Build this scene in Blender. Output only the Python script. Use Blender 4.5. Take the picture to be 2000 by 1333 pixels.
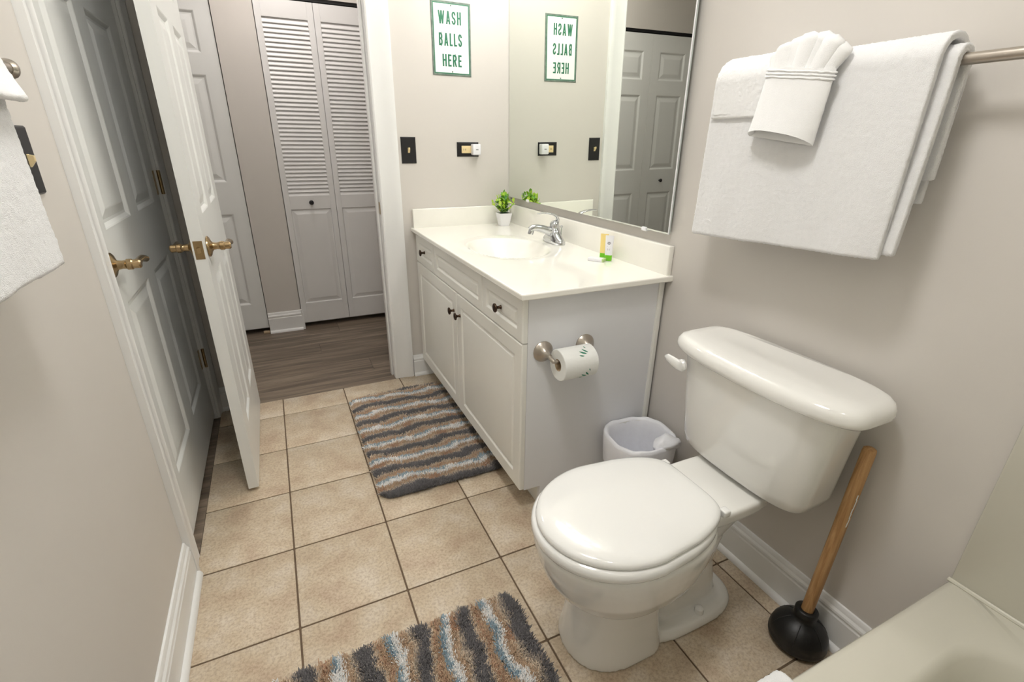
import bpy, bmesh, math, random
import numpy as np
from mathutils import Vector, Matrix

random.seed(7)
RNG = np.random.default_rng(11)
scene = bpy.context.scene
for _o in list(bpy.data.objects):
    bpy.data.objects.remove(_o)
COL = scene.collection
PI = math.pi


def S(r, g, b):
    """sRGB 0-255 to linear rgba"""
    def f(c):
        c /= 255.0
        return c / 12.92 if c <= 0.04045 else ((c + 0.055) / 1.055) ** 2.4
    return (f(r), f(g), f(b), 1.0)


# ------------------------------------------------------------------ camera
CAM_POS = Vector((0.12305, -2.59944, 1.22491))
PITCH, ROLL, YAW = -0.388287, 0.012799, 0.443620
_f = Vector((math.sin(YAW) * math.cos(PITCH), math.cos(YAW) * math.cos(PITCH), math.sin(PITCH)))
_r = Vector((math.cos(YAW), -math.sin(YAW), 0))
_u = _r.cross(_f)
_r2 = math.cos(ROLL) * _r + math.sin(ROLL) * _u
_u2 = -math.sin(ROLL) * _r + math.cos(ROLL) * _u
cam_data = bpy.data.cameras.new('camera')
cam_data.sensor_width = 36.0
cam_data.sensor_fit = 'HORIZONTAL'
cam_data.lens = 955.7 / 2000 * 36.0
cam_data.clip_start = 0.02
cam = bpy.data.objects.new('camera', cam_data)
COL.objects.link(cam)
cam.matrix_world = Matrix(((_r2.x, _u2.x, -_f.x, CAM_POS.x), (_r2.y, _u2.y, -_f.y, CAM_POS.y),
                           (_r2.z, _u2.z, -_f.z, CAM_POS.z), (0, 0, 0, 1)))
scene.camera = cam

# ------------------------------------------------------------------ world, exposure
world = bpy.data.worlds.new('world')
scene.world = world
world.use_nodes = True
world.node_tree.nodes['Background'].inputs[0].default_value = (0.5, 0.5, 0.5, 1)
world.node_tree.nodes['Background'].inputs[1].default_value = 0.03
scene.view_settings.view_transform = 'Standard'
scene.view_settings.look = 'None'
scene.view_settings.gamma = 1.0
scene.view_settings.use_curve_mapping = False
scene.view_settings.exposure = 0.06

# strengths of the lamps and the added tub fill (each lamp is built as a fixture further down)
VANITY_LAMP = 46.0      # four globes above the mirror
CEILING_LAMP = 42.0     # dome in the middle of the bathroom ceiling
TUB_FILL = 30.0         # added fill disc above the tub, in place of bounced flash
HALL_LAMP = 36.0         # dome in the hall

# ------------------------------------------------------------------ materials
MATS = {}


def mat(name, color, rough=0.5, metal=0.0, bump=0.0, bscale=200.0, var=0.0, vscale=8.0, coat=0.0,
        spec=0.5, sheen=0.0, emit=None, estr=0.0, trans=0.0, sss=0.0, bdetail=4.0):
    m = bpy.data.materials.new(name)
    m.use_nodes = True
    nt = m.node_tree
    b = nt.nodes['Principled BSDF']
    b.inputs['Base Color'].default_value = color
    b.inputs['Roughness'].default_value = rough
    b.inputs['Metallic'].default_value = metal
    b.inputs['Specular IOR Level'].default_value = spec
    b.inputs['Coat Weight'].default_value = coat
    b.inputs['Coat Roughness'].default_value = 0.05
    b.inputs['Sheen Weight'].default_value = sheen
    b.inputs['Transmission Weight'].default_value = trans
    b.inputs['Subsurface Weight'].default_value = sss
    if sss:
        b.inputs['Subsurface Radius'].default_value = (0.01, 0.01, 0.01)
    if emit:
        b.inputs['Emission Color'].default_value = emit
        b.inputs['Emission Strength'].default_value = estr
    tc = nt.nodes.new('ShaderNodeTexCoord')
    if var > 0:
        n = nt.nodes.new('ShaderNodeTexNoise')
        n.inputs['Scale'].default_value = vscale
        n.inputs['Detail'].default_value = 5
        nt.links.new(tc.outputs['Object'], n.inputs['Vector'])
        r = nt.nodes.new('ShaderNodeMapRange')
        r.inputs['From Min'].default_value = 0.3
        r.inputs['From Max'].default_value = 0.7
        r.inputs['To Min'].default_value = 1 - var
        r.inputs['To Max'].default_value = 1 + var
        nt.links.new(n.outputs['Fac'], r.inputs['Value'])
        mx = nt.nodes.new('ShaderNodeVectorMath')
        mx.operation = 'SCALE'
        mx.inputs[0].default_value = color[:3]
        nt.links.new(r.outputs['Result'], mx.inputs['Scale'])
        nt.links.new(mx.outputs['Vector'], b.inputs['Base Color'])
    if bump > 0:
        n2 = nt.nodes.new('ShaderNodeTexNoise')
        n2.inputs['Scale'].default_value = bscale
        n2.inputs['Detail'].default_value = bdetail
        nt.links.new(tc.outputs['Object'], n2.inputs['Vector'])
        bp = nt.nodes.new('ShaderNodeBump')
        bp.inputs['Strength'].default_value = bump
        bp.inputs['Distance'].default_value = 0.002
        nt.links.new(n2.outputs['Fac'], bp.inputs['Height'])
        nt.links.new(bp.outputs['Normal'], b.inputs['Normal'])
    MATS[name] = m
    return m


def tile_material():
    m = bpy.data.materials.new('ceramic_tile')
    m.use_nodes = True
    nt = m.node_tree
    L = nt.links.new
    b = nt.nodes['Principled BSDF']
    tc = nt.nodes.new('ShaderNodeTexCoord')
    oi = nt.nodes.new('ShaderNodeObjectInfo')
    mul = nt.nodes.new('ShaderNodeVectorMath')
    mul.operation = 'MULTIPLY_ADD'
    mul.inputs[1].default_value = (1, 1, 1)
    comb = nt.nodes.new('ShaderNodeCombineXYZ')
    sc = nt.nodes.new('ShaderNodeMath')
    sc.operation = 'MULTIPLY'
    sc.inputs[1].default_value = 31.0
    L(oi.outputs['Random'], sc.inputs[0])
    L(sc.outputs[0], comb.inputs[0])
    L(sc.outputs[0], comb.inputs[1])
    L(tc.outputs['Object'], mul.inputs[0])
    L(comb.outputs[0], mul.inputs[2])
    cloud = nt.nodes.new('ShaderNodeTexNoise')
    cloud.inputs['Scale'].default_value = 9
    cloud.inputs['Detail'].default_value = 6
    cloud.inputs['Roughness'].default_value = 0.65
    L(mul.outputs[0], cloud.inputs['Vector'])
    r1 = nt.nodes.new('ShaderNodeValToRGB')
    e = r1.color_ramp.elements
    e[0].position, e[0].color = 0.33, S(196, 174, 150)
    e[1].position, e[1].color = 0.66, S(224, 212, 194)
    k = e.new(0.5)
    k.color = S(213, 197, 172)
    L(cloud.outputs['Fac'], r1.inputs['Fac'])
    speck = nt.nodes.new('ShaderNodeTexNoise')
    speck.inputs['Scale'].default_value = 130
    speck.inputs['Detail'].default_value = 4
    speck.inputs['Roughness'].default_value = 0.7
    L(mul.outputs[0], speck.inputs['Vector'])
    r2 = nt.nodes.new('ShaderNodeValToRGB')
    r2.color_ramp.elements[0].position, r2.color_ramp.elements[0].color = 0.36, (0.66, 0.59, 0.54, 1)
    r2.color_ramp.elements[1].position, r2.color_ramp.elements[1].color = 0.56, (1, 1, 1, 1)
    L(speck.outputs['Fac'], r2.inputs['Fac'])
    mx = nt.nodes.new('ShaderNodeMix')
    mx.data_type = 'RGBA'
    mx.blend_type = 'MULTIPLY'
    mx.inputs['Factor'].default_value = 0.75
    L(r1.outputs['Color'], mx.inputs[6])
    L(r2.outputs['Color'], mx.inputs[7])
    L(mx.outputs[2], b.inputs['Base Color'])
    b.inputs['Roughness'].default_value = 0.42
    bp = nt.nodes.new('ShaderNodeBump')
    bp.inputs['Strength'].default_value = 0.12
    bp.inputs['Distance'].default_value = 0.002
    L(cloud.outputs['Fac'], bp.inputs['Height'])
    L(bp.outputs['Normal'], b.inputs['Normal'])
    return m


def wood_material(name, c0, c1, c2, sx, sy, sz, rough=0.45):
    """grain stretched along the axis with the small scale"""
    m = bpy.data.materials.new(name)
    m.use_nodes = True
    nt = m.node_tree
    L = nt.links.new
    b = nt.nodes['Principled BSDF']
    tc = nt.nodes.new('ShaderNodeTexCoord')
    oi = nt.nodes.new('ShaderNodeObjectInfo')
    mp = nt.nodes.new('ShaderNodeMapping')
    mp.inputs['Scale'].default_value = (sx, sy, sz)
    L(tc.outputs['Object'], mp.inputs['Vector'])
    add = nt.nodes.new('ShaderNodeVectorMath')
    add.operation = 'ADD'
    cb = nt.nodes.new('ShaderNodeCombineXYZ')
    ml = nt.nodes.new('ShaderNodeMath')
    ml.operation = 'MULTIPLY'
    ml.inputs[1].default_value = 53
    L(oi.outputs['Random'], ml.inputs[0])
    L(ml.outputs[0], cb.inputs[2])
    L(mp.outputs['Vector'], add.inputs[0])
    L(cb.outputs[0], add.inputs[1])
    n = nt.nodes.new('ShaderNodeTexNoise')
    n.inputs['Scale'].default_value = 1
    n.inputs['Detail'].default_value = 8
    n.inputs['Roughness'].default_value = 0.6
    n.inputs['Distortion'].default_value = 0.6
    L(add.outputs[0], n.inputs['Vector'])
    r = nt.nodes.new('ShaderNodeValToRGB')
    e = r.color_ramp.elements
    e[0].position, e[0].color = 0.3, c0
    e[1].position, e[1].color = 0.72, c2
    k = e.new(0.5)
    k.color = c1
    L(n.outputs['Fac'], r.inputs['Fac'])
    L(r.outputs['Color'], b.inputs['Base Color'])
    b.inputs['Roughness'].default_value = rough
    bp = nt.nodes.new('ShaderNodeBump')
    bp.inputs['Strength'].default_value = 0.1
    bp.inputs['Distance'].default_value = 0.001
    L(n.outputs['Fac'], bp.inputs['Height'])
    L(bp.outputs['Normal'], b.inputs['Normal'])
    return m


def attr_material(name, rough=0.95, sheen=0.2):
    m = bpy.data.materials.new(name)
    m.use_nodes = True
    nt = m.node_tree
    b = nt.nodes['Principled BSDF']
    a = nt.nodes.new('ShaderNodeAttribute')
    a.attribute_name = 'Col'
    nt.links.new(a.outputs['Color'], b.inputs['Base Color'])
    b.inputs['Roughness'].default_value = rough
    b.inputs['Specular IOR Level'].default_value = 0.15
    b.inputs['Sheen Weight'].default_value = sheen
    return m


WALL = mat('wall_paint', S(215, 210, 204), 0.55, bump=0.05, bscale=420, var=0.012, vscale=3)
CEIL = mat('ceiling_paint', S(240, 240, 236), 0.8, bump=0.05, bscale=300)
WHITE = mat('white_trim_paint', S(240, 240, 239), 0.32, bump=0.02, bscale=120, var=0.01)
DOORW = mat('white_door_paint', S(234, 235, 233), 0.33, bump=0.04, bscale=160, var=0.01)
HALLW = mat('louver_door_paint', S(230, 229, 228), 0.4, bump=0.03, bscale=160, var=0.015)
CAB = mat('cabinet_thermofoil', S(240, 239, 233), 0.3, bump=0.015, bscale=90, var=0.008)
CABSIDE = mat('cabinet_side_laminate', S(236, 237, 240), 0.35, var=0.008)
MARBLE = mat('cultured_marble', S(253, 251, 243), 0.12, var=0.02, vscale=7, coat=0.4)
CERAMIC = mat('vitreous_china', S(240, 239, 235), 0.07, coat=0.6, var=0.004)
SEATM = mat('seat_plastic', S(242, 242, 240), 0.1, coat=0.5, var=0.004)
ACRYL = mat('tub_acrylic', S(212, 209, 196), 0.22, coat=0.2, var=0.01)
CHROME = mat('chrome', S(206, 208, 211), 0.06, 1.0, var=0.01)
NICKEL = mat('brushed_nickel', S(186, 178, 168), 0.3, 1.0, var=0.03, vscale=60)
BRASS = mat('aged_brass', S(172, 148, 112), 0.24, 1.0, var=0.08, vscale=40)
BRONZE = mat('oil_rubbed_bronze', S(72, 56, 44), 0.35, 0.9, var=0.1, vscale=60)
BLACKP = mat('black_plastic', S(26, 25, 28), 0.35, var=0.03)
BLACKM = mat('dark_metal', S(34, 34, 36), 0.4, 0.3, var=0.03)
BEIGEP = mat('almond_plastic', S(236, 214, 164), 0.35, var=0.01)
WPLAST = mat('white_plastic', S(242, 242, 246), 0.3, var=0.01)
MIRROR = mat('mirror_silvering', (0.84, 0.875, 0.82, 1), 0.0, 1.0, var=0.002)
MEDGE = mat('mirror_glass_edge', S(205, 214, 212), 0.15, 0.2, var=0.05, vscale=30)
GROUT = mat('grout', S(112, 94, 76), 0.9, bump=0.4, bscale=300, var=0.1, vscale=20)
CAULK = mat('light_grout', S(176, 160, 140), 0.9, var=0.05)
TERRY = mat('white_terry', S(246, 246, 247), 0.95, bump=0.8, bscale=760, var=0.012, vscale=60, sheen=0.3, spec=0.1)
TERRYF = mat('white_washcloth', S(247, 247, 247), 0.95, bump=0.5, bscale=800, var=0.01, vscale=60, sheen=0.2, spec=0.1)
PAPER = mat('tissue_paper', S(240, 241, 238), 0.9, bump=0.5, bscale=130, var=0.01)
KRAFT = mat('paper_core', S(190, 168, 138), 0.9, var=0.05)
GREENINK = mat('green_print', S(44, 128, 100), 0.7, var=0.05)
SIGNW = mat('sign_white_enamel', S(244, 246, 246), 0.35, var=0.01)
SIGNG = mat('sign_green_letters', S(40, 116, 84), 0.45, var=0.06, vscale=60)
SIGNB = mat('sign_weathered_rim', S(110, 126, 116), 0.55, 0.1, var=0.3, vscale=45)
LEAFA = mat('leaf_bright', S(196, 226, 84), 0.4, var=0.12, vscale=60, sss=0.1)
LEAFB = mat('leaf_green', S(142, 196, 78), 0.4, var=0.12, vscale=60, sss=0.1)
LEAFC = mat('leaf_dark', S(84, 140, 78), 0.4, var=0.12, vscale=60)
SOIL = mat('dark_moss', S(58, 74, 60), 0.95, bump=1, bscale=200, var=0.2, vscale=80)
POTW = mat('white_pot_glaze', S(246, 246, 248), 0.25, var=0.005)
LIMECAP = mat('lime_green_cap', S(120, 206, 34), 0.3, var=0.02)
YELLOWT = mat('yellow_tube_plastic', S(250, 226, 146), 0.3, var=0.03)
GREYINK = mat('grey_print', S(150, 150, 152), 0.6, var=0.05)
RUBBER = mat('black_rubber', S(14, 14, 15), 0.42, var=0.1, vscale=30, bump=0.05, bscale=120)
STICK = wood_material('plunger_wood', S(150, 108, 66), S(186, 144, 96), S(206, 168, 122), 120, 120, 6, 0.55)
PLANK = wood_material('vinyl_plank', S(84, 72, 61), S(120, 106, 92), S(156, 140, 122), 2.2, 34, 6, 0.42)
TILE = tile_material()
RUGM = attr_material('rug_yarn')
RUGB = mat('rug_backing', S(150, 138, 122), 0.95, bump=0.4, bscale=300, var=0.05)
LINER = mat('bin_liner_film', S(246, 247, 253), 0.3, bump=1.0, bscale=45, var=0.02, vscale=40, trans=0.0, spec=0.5)
BINM = mat('white_bin_plastic', S(236, 236, 234), 0.35, var=0.01)
GLOBE = mat('lit_globe', S(255, 250, 240), 0.3, emit=(1.0, 0.985, 0.96, 1), estr=VANITY_LAMP, var=0.001)
DOME = mat('lit_dome', S(255, 252, 245), 0.3, emit=(1.0, 0.985, 0.96, 1), estr=CEILING_LAMP, var=0.001)
FILL_DISC = mat('lit_fill_disc', S(255, 252, 245), 0.3, emit=(1.0, 0.98, 0.95, 1), estr=TUB_FILL, var=0.001)
HDOME = mat('lit_hall_dome', S(255, 250, 245), 0.3, emit=(1.0, 0.94, 0.9, 1), estr=HALL_LAMP, var=0.001)

# ------------------------------------------------------------------ mesh helpers
ORG = {}


class MB:
    """collects vertices and faces in world coordinates"""

    def __init__(self):
        self.v = []
        self.f = []

    def add(self, verts, faces):
        n = len(self.v)
        self.v += [tuple(p) for p in verts]
        self.f += [tuple(i + n for i in q) for q in faces]
        return self

    def box(self, x0, x1, y0, y1, z0, z1, bev=0.0, seg=2):
        if bev <= 0:
            vs = [(x, y, z) for z in (z0, z1) for y in (y0, y1) for x in (x0, x1)]
            fs = [(0, 2, 3, 1), (4, 5, 7, 6), (0, 1, 5, 4), (2, 6, 7, 3), (0, 4, 6, 2), (1, 3, 7, 5)]
            return self.add(vs, fs)
        bm = bmesh.new()
        bmesh.ops.create_cube(bm, size=1)
        for q in bm.verts:
            q.co = Vector(((x0 + x1) / 2 + q.co.x * (x1 - x0), (y0 + y1) / 2 + q.co.y * (y1 - y0),
                           (z0 + z1) / 2 + q.co.z * (z1 - z0)))
        bmesh.ops.bevel(bm, geom=bm.edges[:], offset=bev, segments=seg, profile=0.5, affect='EDGES')
        bm.verts.index_update()
        vs = [q.co.copy() for q in bm.verts]
        fs = [[q.index for q in fc.verts] for fc in bm.faces]
        bm.free()
        return self.add(vs, fs)

    def loft(self, rings, cap0=True, cap1=True, closed=True):
        n = len(rings[0])
        vs = [p for r in rings for p in r]
        fs = []
        for i in range(len(rings) - 1):
            for j in range(n if closed else n - 1):
                k = (j + 1) % n
                fs.append((i * n + j, i * n + k, (i + 1) * n + k, (i + 1) * n + j))
        if cap0:
            fs.append(tuple(reversed(range(n))))
        if cap1:
            fs.append(tuple(range((len(rings) - 1) * n, len(rings) * n)))
        return self.add(vs, fs)

    def tube(self, pts, radii, n=12, cap=True):
        pts = [Vector(p) for p in pts]
        if not hasattr(radii, '__len__'):
            radii = [radii] * len(pts)
        rings = []
        prev = None
        for i, p in enumerate(pts):
            t = (pts[min(i + 1, len(pts) - 1)] - pts[max(i - 1, 0)]).normalized()
            if prev is None:
                a = Vector((0, 0, 1)) if abs(t.z) < 0.9 else Vector((1, 0, 0))
                u = t.cross(a).normalized()
            else:
                u = (prev - t * prev.dot(t)).normalized()
            prev = u
            w = t.cross(u)
            rings.append([p + radii[i] * (math.cos(a) * u + math.sin(a) * w)
                          for a in [2 * PI * k / n for k in range(n)]])
        return self.loft(rings, cap, cap)

    def lathe(self, base, axis, prof, n=28, cap0=True, cap1=True):
        """prof: list of (radius, distance along the axis)"""
        base = Vector(base)
        ax = Vector(axis).normalized()
        a = Vector((0, 0, 1)) if abs(ax.z) < 0.9 else Vector((1, 0, 0))
        u = ax.cross(a).normalized()
        w = ax.cross(u)
        rings = [[base + ax * h + max(r, 1e-5) * (math.cos(t) * u + math.sin(t) * w)
                  for t in [2 * PI * k / n for k in range(n)]] for r, h in prof]
        return self.loft(rings, cap0, cap1)

    def extrude(self, prof, p0, p1, da, db, cap=True):
        """prof: closed list of (a, b), swept straight from p0 to p1"""
        p0, p1, da, db = Vector(p0), Vector(p1), Vector(da), Vector(db)
        return self.loft([[q + a * da + b * db for a, b in prof] for q in (p0, p1)], cap, cap)

    def rects(self, fn, u0, u1, v0, v1, steps, close=True):
        """concentric rectangles: steps of (inset, height along n); fn(u, v, n) -> point"""
        rings = []
        for s, h in steps:
            rings.append([fn(u0 + s, v0 + s, h), fn(u1 - s, v0 + s, h), fn(u1 - s, v1 - s, h), fn(u0 + s, v1 - s, h)])
        return self.loft(rings, False, close)


def setp(o, label=None, cat=None, group=None, kind=None):
    if label:
        o['label'] = label
    if cat:
        o['category'] = cat
    if group:
        o['group'] = group
    if kind:
        o['kind'] = kind
    return o


def thing(name, loc, label, cat, group=None, kind=None):
    o = bpy.data.objects.new(name, None)
    o.empty_display_size = 0.05
    COL.objects.link(o)
    o.location = loc
    ORG[o.name] = Vector(loc)
    return setp(o, label, cat, group, kind)


def obj(name, mb, m, parent=None, smooth=True, angle=35, label=None, cat=None, group=None, kind=None, fix=True):
    org = ORG[parent.name] if parent else Vector((0, 0, 0))
    me = bpy.data.meshes.new(name)
    me.from_pydata([(p[0] - org.x, p[1] - org.y, p[2] - org.z) for p in mb.v], [], mb.f)
    if fix:
        bm = bmesh.new()
        bm.from_mesh(me)
        bmesh.ops.recalc_face_normals(bm, faces=bm.faces[:])
        bm.to_mesh(me)
        bm.free()
    if smooth:
        me.polygons.foreach_set('use_smooth', [True] * len(me.polygons))
        me.set_sharp_from_angle(angle=math.radians(angle))
    me.materials.append(m)
    o = bpy.data.objects.new(name, me)
    COL.objects.link(o)
    ORG[o.name] = org
    if parent:
        o.parent = parent
    return setp(o, label, cat, group, kind)


def copy_part(src, parent, loc, rot=None, scale=None):
    c = src.copy()
    COL.objects.link(c)
    c.parent = parent
    c.location = loc
    if rot is not None:
        c.rotation_euler = rot
    if scale is not None:
        c.scale = scale
    return c


def sup(cx, cy, z, a, b, n=2.0, k=48):
    """superellipse ring"""
    out = []
    for i in range(k):
        t = 2 * PI * i / k
        c, s = math.cos(t), math.sin(t)
        out.append((cx + a * math.copysign(abs(c) ** (2 / n), c), cy + b * math.copysign(abs(s) ** (2 / n), s), z))
    return out


def rrect(x0, x1, y0, y1, z, r, k=6):
    out = []
    for cx, cy, a0 in ((x1 - r, y1 - r, 0), (x0 + r, y1 - r, 90), (x0 + r, y0 + r, 180), (x1 - r, y0 + r, 270)):
        for i in range(k + 1):
            a = math.radians(a0 + 90 * i / k)
            out.append((cx + r * math.cos(a), cy + r * math.sin(a), z))
    return out

# ================================================================== SETTING
XL, XR, YF, YB, ZC = -0.268, 1.288, -0.128, -3.08, 2.44
YH0, YH1 = -0.013, 0.893
HX0, HX1 = -1.35, 1.75
DX0, DX1, DZ = -0.125, 0.585, 2.045           # bathroom doorway, clear opening
LY0, LY1 = -1.118, -0.212                     # closet doorway in the left wall


def struct(name, mb, m, label, cat, **k):
    return obj(name, mb, m, None, kind='structure', label=label, cat=cat, **k)


# ---- floor of the bathroom: grout bed with one object per tile
xs = [-0.2585, 0.013, 0.3067, 0.6043, 0.9111, 1.2148, 1.285]
ys = [-0.139, -0.3075, -0.6109, -0.914, -1.2155, -1.5214, -1.8289, -2.1418, -2.33]
floor = struct('floor', MB().box(XL - 0.02 + 0.03, XR, YB, -0.139, -0.06, -0.0035), GROUT,
               'beige square ceramic tile floor with dark grout in the bathroom', 'floor')
G = 0.0027
_cache = {}
for j in range(len(ys) - 1):
    for i in range(len(xs) - 1):
        x0, x1 = xs[i] + (G if i else 0), xs[i + 1] - G
        y1, y0 = ys[j] - (G if j else 0), ys[j + 1] + G
        w, h = x1 - x0, y1 - y0
        key = (round(w, 3), round(h, 3))
        if key not in _cache:
            mb = MB()
            mb.loft([rrect(-w / 2, w / 2, -h / 2, h / 2, -0.004, 0.003, 2),
                     rrect(-w / 2, w / 2, -h / 2, h / 2, -0.0012, 0.003, 2),
                     rrect(-w / 2 + 0.0015, w / 2 - 0.0015, -h / 2 + 0.0015, h / 2 - 0.0015, 0.0, 0.003, 2)], False, True)
            t = obj('tile', mb, TILE, floor, angle=50)
            _cache[key] = t
        else:
            t = copy_part(_cache[key], floor, (0, 0, 0))
        t.location = ((x0 + x1) / 2, (y0 + y1) / 2, random.uniform(-0.0004, 0.0002))

# ---- wood plank floor of the hall
hall_floor = struct('floor_hall', MB().box(HX0, HX1, -0.139, 1.02, -0.06, -0.006), GROUT,
                    'grey brown wood plank floor in the hall beyond the doorway', 'floor')
pw = 0.178
yy = -0.139
row = 0
while yy < 1.0:
    y1 = min(yy + pw, 1.02)
    x = HX0 - (0.0, 0.55, 0.3, 0.8, 0.15, 0.65, 0.4)[row % 7]
    while x < HX1:
        a, b = max(x, HX0), min(x + 1.2, HX1)
        if row == 0:
            a, b = max(a, -0.26), min(b, 0.72)
        if b - a > 0.05:
            mb = MB().box(a + 0.0005, b - 0.0005, yy + 0.0005, y1 - 0.0005, -0.007, 0.0, 0.0012, 1)
            p = obj('plank', mb, PLANK, hall_floor, smooth=False)
        x += 1.2
    yy = y1
    row += 1
closet_floor = struct('floor_closet', MB().box(-0.75, -0.2595, -1.2, -0.14, -0.06, -0.001), PLANK,
                      'dark strip of wood floor showing under the closed white door', 'floor', smooth=False)

# ---- walls
def opening(mb, axis, a0, a1, b0, b1, lo, hi, top):
    """wall along one axis (thickness b0..b1) with an opening lo..hi up to top"""
    bx = (lambda p, q, z0, z1: mb.box(p, q, b0, b1, z0, z1)) if axis == 'x' else \
         (lambda p, q, z0, z1: mb.box(b0, b1, p, q, z0, z1))
    bx(a0, lo, 0, ZC)
    bx(hi, a1, 0, ZC)
    bx(lo, hi, top, ZC)
    return mb


J = 0.018
struct('wall_far', opening(MB(), 'x', XL - 0.1, XR + 0.1, YF, YH0, DX0 - J, DX1 + J, DZ + J), WALL,
       'light greige painted wall with the doorway, the sign and the switch', 'wall', smooth=False)
struct('wall_left', opening(MB(), 'y', YB - 0.1, YF, XL - 0.1, XL, LY0 - J, LY1 + J, DZ + J), WALL,
       'light greige painted wall on the left with the closed door', 'wall', smooth=False)
struct('wall_right', MB().box(XR, XR + 0.1, YB - 0.1, YF, 0, ZC), WALL,
       'light greige painted wall behind the toilet, towels and mirror', 'wall', smooth=False)
struct('wall_back', MB().box(XL, XR, YB - 0.1, YB, 0, ZC), WALL,
       'plain wall behind the bathtub', 'wall', smooth=False)
mb = MB()
mb.box(HX0, -0.87, YH1, YH1 + 0.1, 0, ZC)
mb.box(-0.03, 0.176, YH1, YH1 + 0.1, 0, ZC)
mb.box(0.806, HX1, YH1, YH1 + 0.1, 0, ZC)
mb.box(-0.87, -0.03, YH1, YH1 + 0.1, 1.99, ZC)
mb.box(0.176, 0.806, YH1, YH1 + 0.1, 1.965, ZC)
struct('wall_hall_back', mb, WALL, 'greige hall wall between the two pairs of folding closet doors', 'wall', smooth=False)
struct('wall_hall_left', MB().box(HX0 - 0.1, HX0, YH0, YH1 + 0.1, 0, ZC), WALL, 'wall closing the left end of the hall', 'wall', smooth=False)
struct('wall_hall_right', MB().box(HX1, HX1 + 0.1, YH0, YH1 + 0.1, 0, ZC), WALL, 'wall closing the right end of the hall', 'wall', smooth=False)
struct('wall_hall_front', MB().box(HX0, XL - 0.1, YH0 - 0.1, YH0, 0, ZC).box(XR + 0.1, HX1, YH0 - 0.1, YH0, 0, ZC), WALL,
       'hall side continuation of the doorway wall', 'wall', smooth=False)
struct('wall_closet', MB().box(HX0, HX1, 1.0, 1.05, 0, ZC), WALL, 'inside of the hall closets behind the folding doors', 'wall', smooth=False)
struct('ceiling', MB().box(HX0 - 0.1, HX1 + 0.1, YB - 0.1, 1.05, ZC, ZC + 0.08), CEIL, 'white ceiling over bathroom and hall', 'ceiling', smooth=False)

# ---- casings and jambs
CAS = [(0, 0), (0, 0.008), (0.006, 0.011), (0.012, 0.0095), (0.045, 0.012), (0.062, 0.0165), (0.078, 0.0185), (0.086, 0.017), (0.086, 0)]


def casing_v(mb, p, z1, da, db, wscale=1.0, z0=0.0):
    pr = [(a * wscale, b) for a, b in CAS]
    mb.extrude(pr, (p[0], p[1], z0), (p[0], p[1], z1), da, db)


def doorway_trim(name, label):
    return thing(name, (0, 0, 0), label, 'door trim', kind='structure')


t = doorway_trim('trim_1', 'white door casing around the open bathroom doorway')
t.location = (DX1, YF, 0)
ORG[t.name] = Vector((DX1, YF, 0))
mb = MB(); casing_v(mb, (DX1 - 0.002 + 0.004, YF), DZ + 0.08, (1, 0, 0), (0, -1, 0), 1.16); obj('casing', mb, WHITE, t, angle=20)
mb = MB(); casing_v(mb, (DX0 - 0.004, YF), DZ + 0.08, (-1, 0, 0), (0, -1, 0), 1.1); obj('casing', mb, WHITE, t, angle=20)
mb = MB(); mb.extrude(CAS, (DX0 - 0.09, YF, DZ), (DX1 + 0.09, YF, DZ), (0, 0, 1), (0, -1, 0)); obj('head_casing', mb, WHITE, t, angle=20)
mb = MB().box(DX1, DX1 + J, YF + 0.0005, YH0 + 0.004, 0, DZ + J, 0.001, 1); obj('jamb', mb, WHITE, t)
mb = MB().box(DX0 - J, DX0, YF + 0.0005, YH0 + 0.004, 0, DZ + J, 0.001, 1); obj('jamb', mb, WHITE, t)
mb = MB().box(DX0, DX1, YF + 0.0005, YH0 + 0.004, DZ, DZ + J); obj('head_jamb', mb, WHITE, t)
mb = MB().box(DX1 - 0.011, DX1, YF + 0.042, YF + 0.078, 0, DZ, 0.003, 2); obj('door_stop', mb, WHITE, t)
mb = MB().box(DX0, DX0 + 0.011, YF + 0.042, YF + 0.078, 0, DZ, 0.003, 2); obj('door_stop', mb, WHITE, t)
mb = MB().box(DX1 - 0.0015, DX1 + 0.001, YF + 0.008, YF + 0.036, 0.885, 0.942, 0.0007, 1); obj('strike_plate', mb, BRASS, t, label='brass strike plate')
mb = MB(); casing_v(mb, (DX1 + 0.004, YH0), DZ + 0.08, (1, 0, 0), (0, 1, 0)); obj('casing', mb, WHITE, t, angle=20)
mb = MB(); casing_v(mb, (DX0 - 0.004, YH0), DZ + 0.08, (-1, 0, 0), (0, 1, 0)); obj('casing', mb, WHITE, t, angle=20)

t = doorway_trim('trim_2', 'white door casing around the closed six panel door')
t.location = (XL, LY0, 0)
ORG[t.name] = Vector((XL, LY0, 0))
mb = MB(); casing_v(mb, (XL, LY0 - 0.004), DZ + 0.08, (0, -1, 0), (1, 0, 0)); obj('casing', mb, WHITE, t, angle=20)
mb = MB(); casing_v(mb, (XL, LY1 + 0.004), DZ + 0.08, (0, 1, 0), (1, 0, 0), 0.9); obj('casing', mb, WHITE, t, angle=20)
mb = MB(); mb.extrude(CAS, (XL, LY0 - 0.09, DZ), (XL, LY1 + 0.08, DZ), (0, 0, 1), (1, 0, 0)); obj('head_casing', mb, WHITE, t, angle=20)
obj('jamb', MB().box(XL - 0.1, XL - 0.0005, LY0 - J, LY0, 0, DZ + J), WHITE, t)
obj('jamb', MB().box(XL - 0.1, XL - 0.0005, LY1, LY1 + J, 0, DZ + J), WHITE, t)
obj('head_jamb', MB().box(XL - 0.1, XL - 0.0005, LY0, LY1, DZ, DZ + J), WHITE, t)

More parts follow.
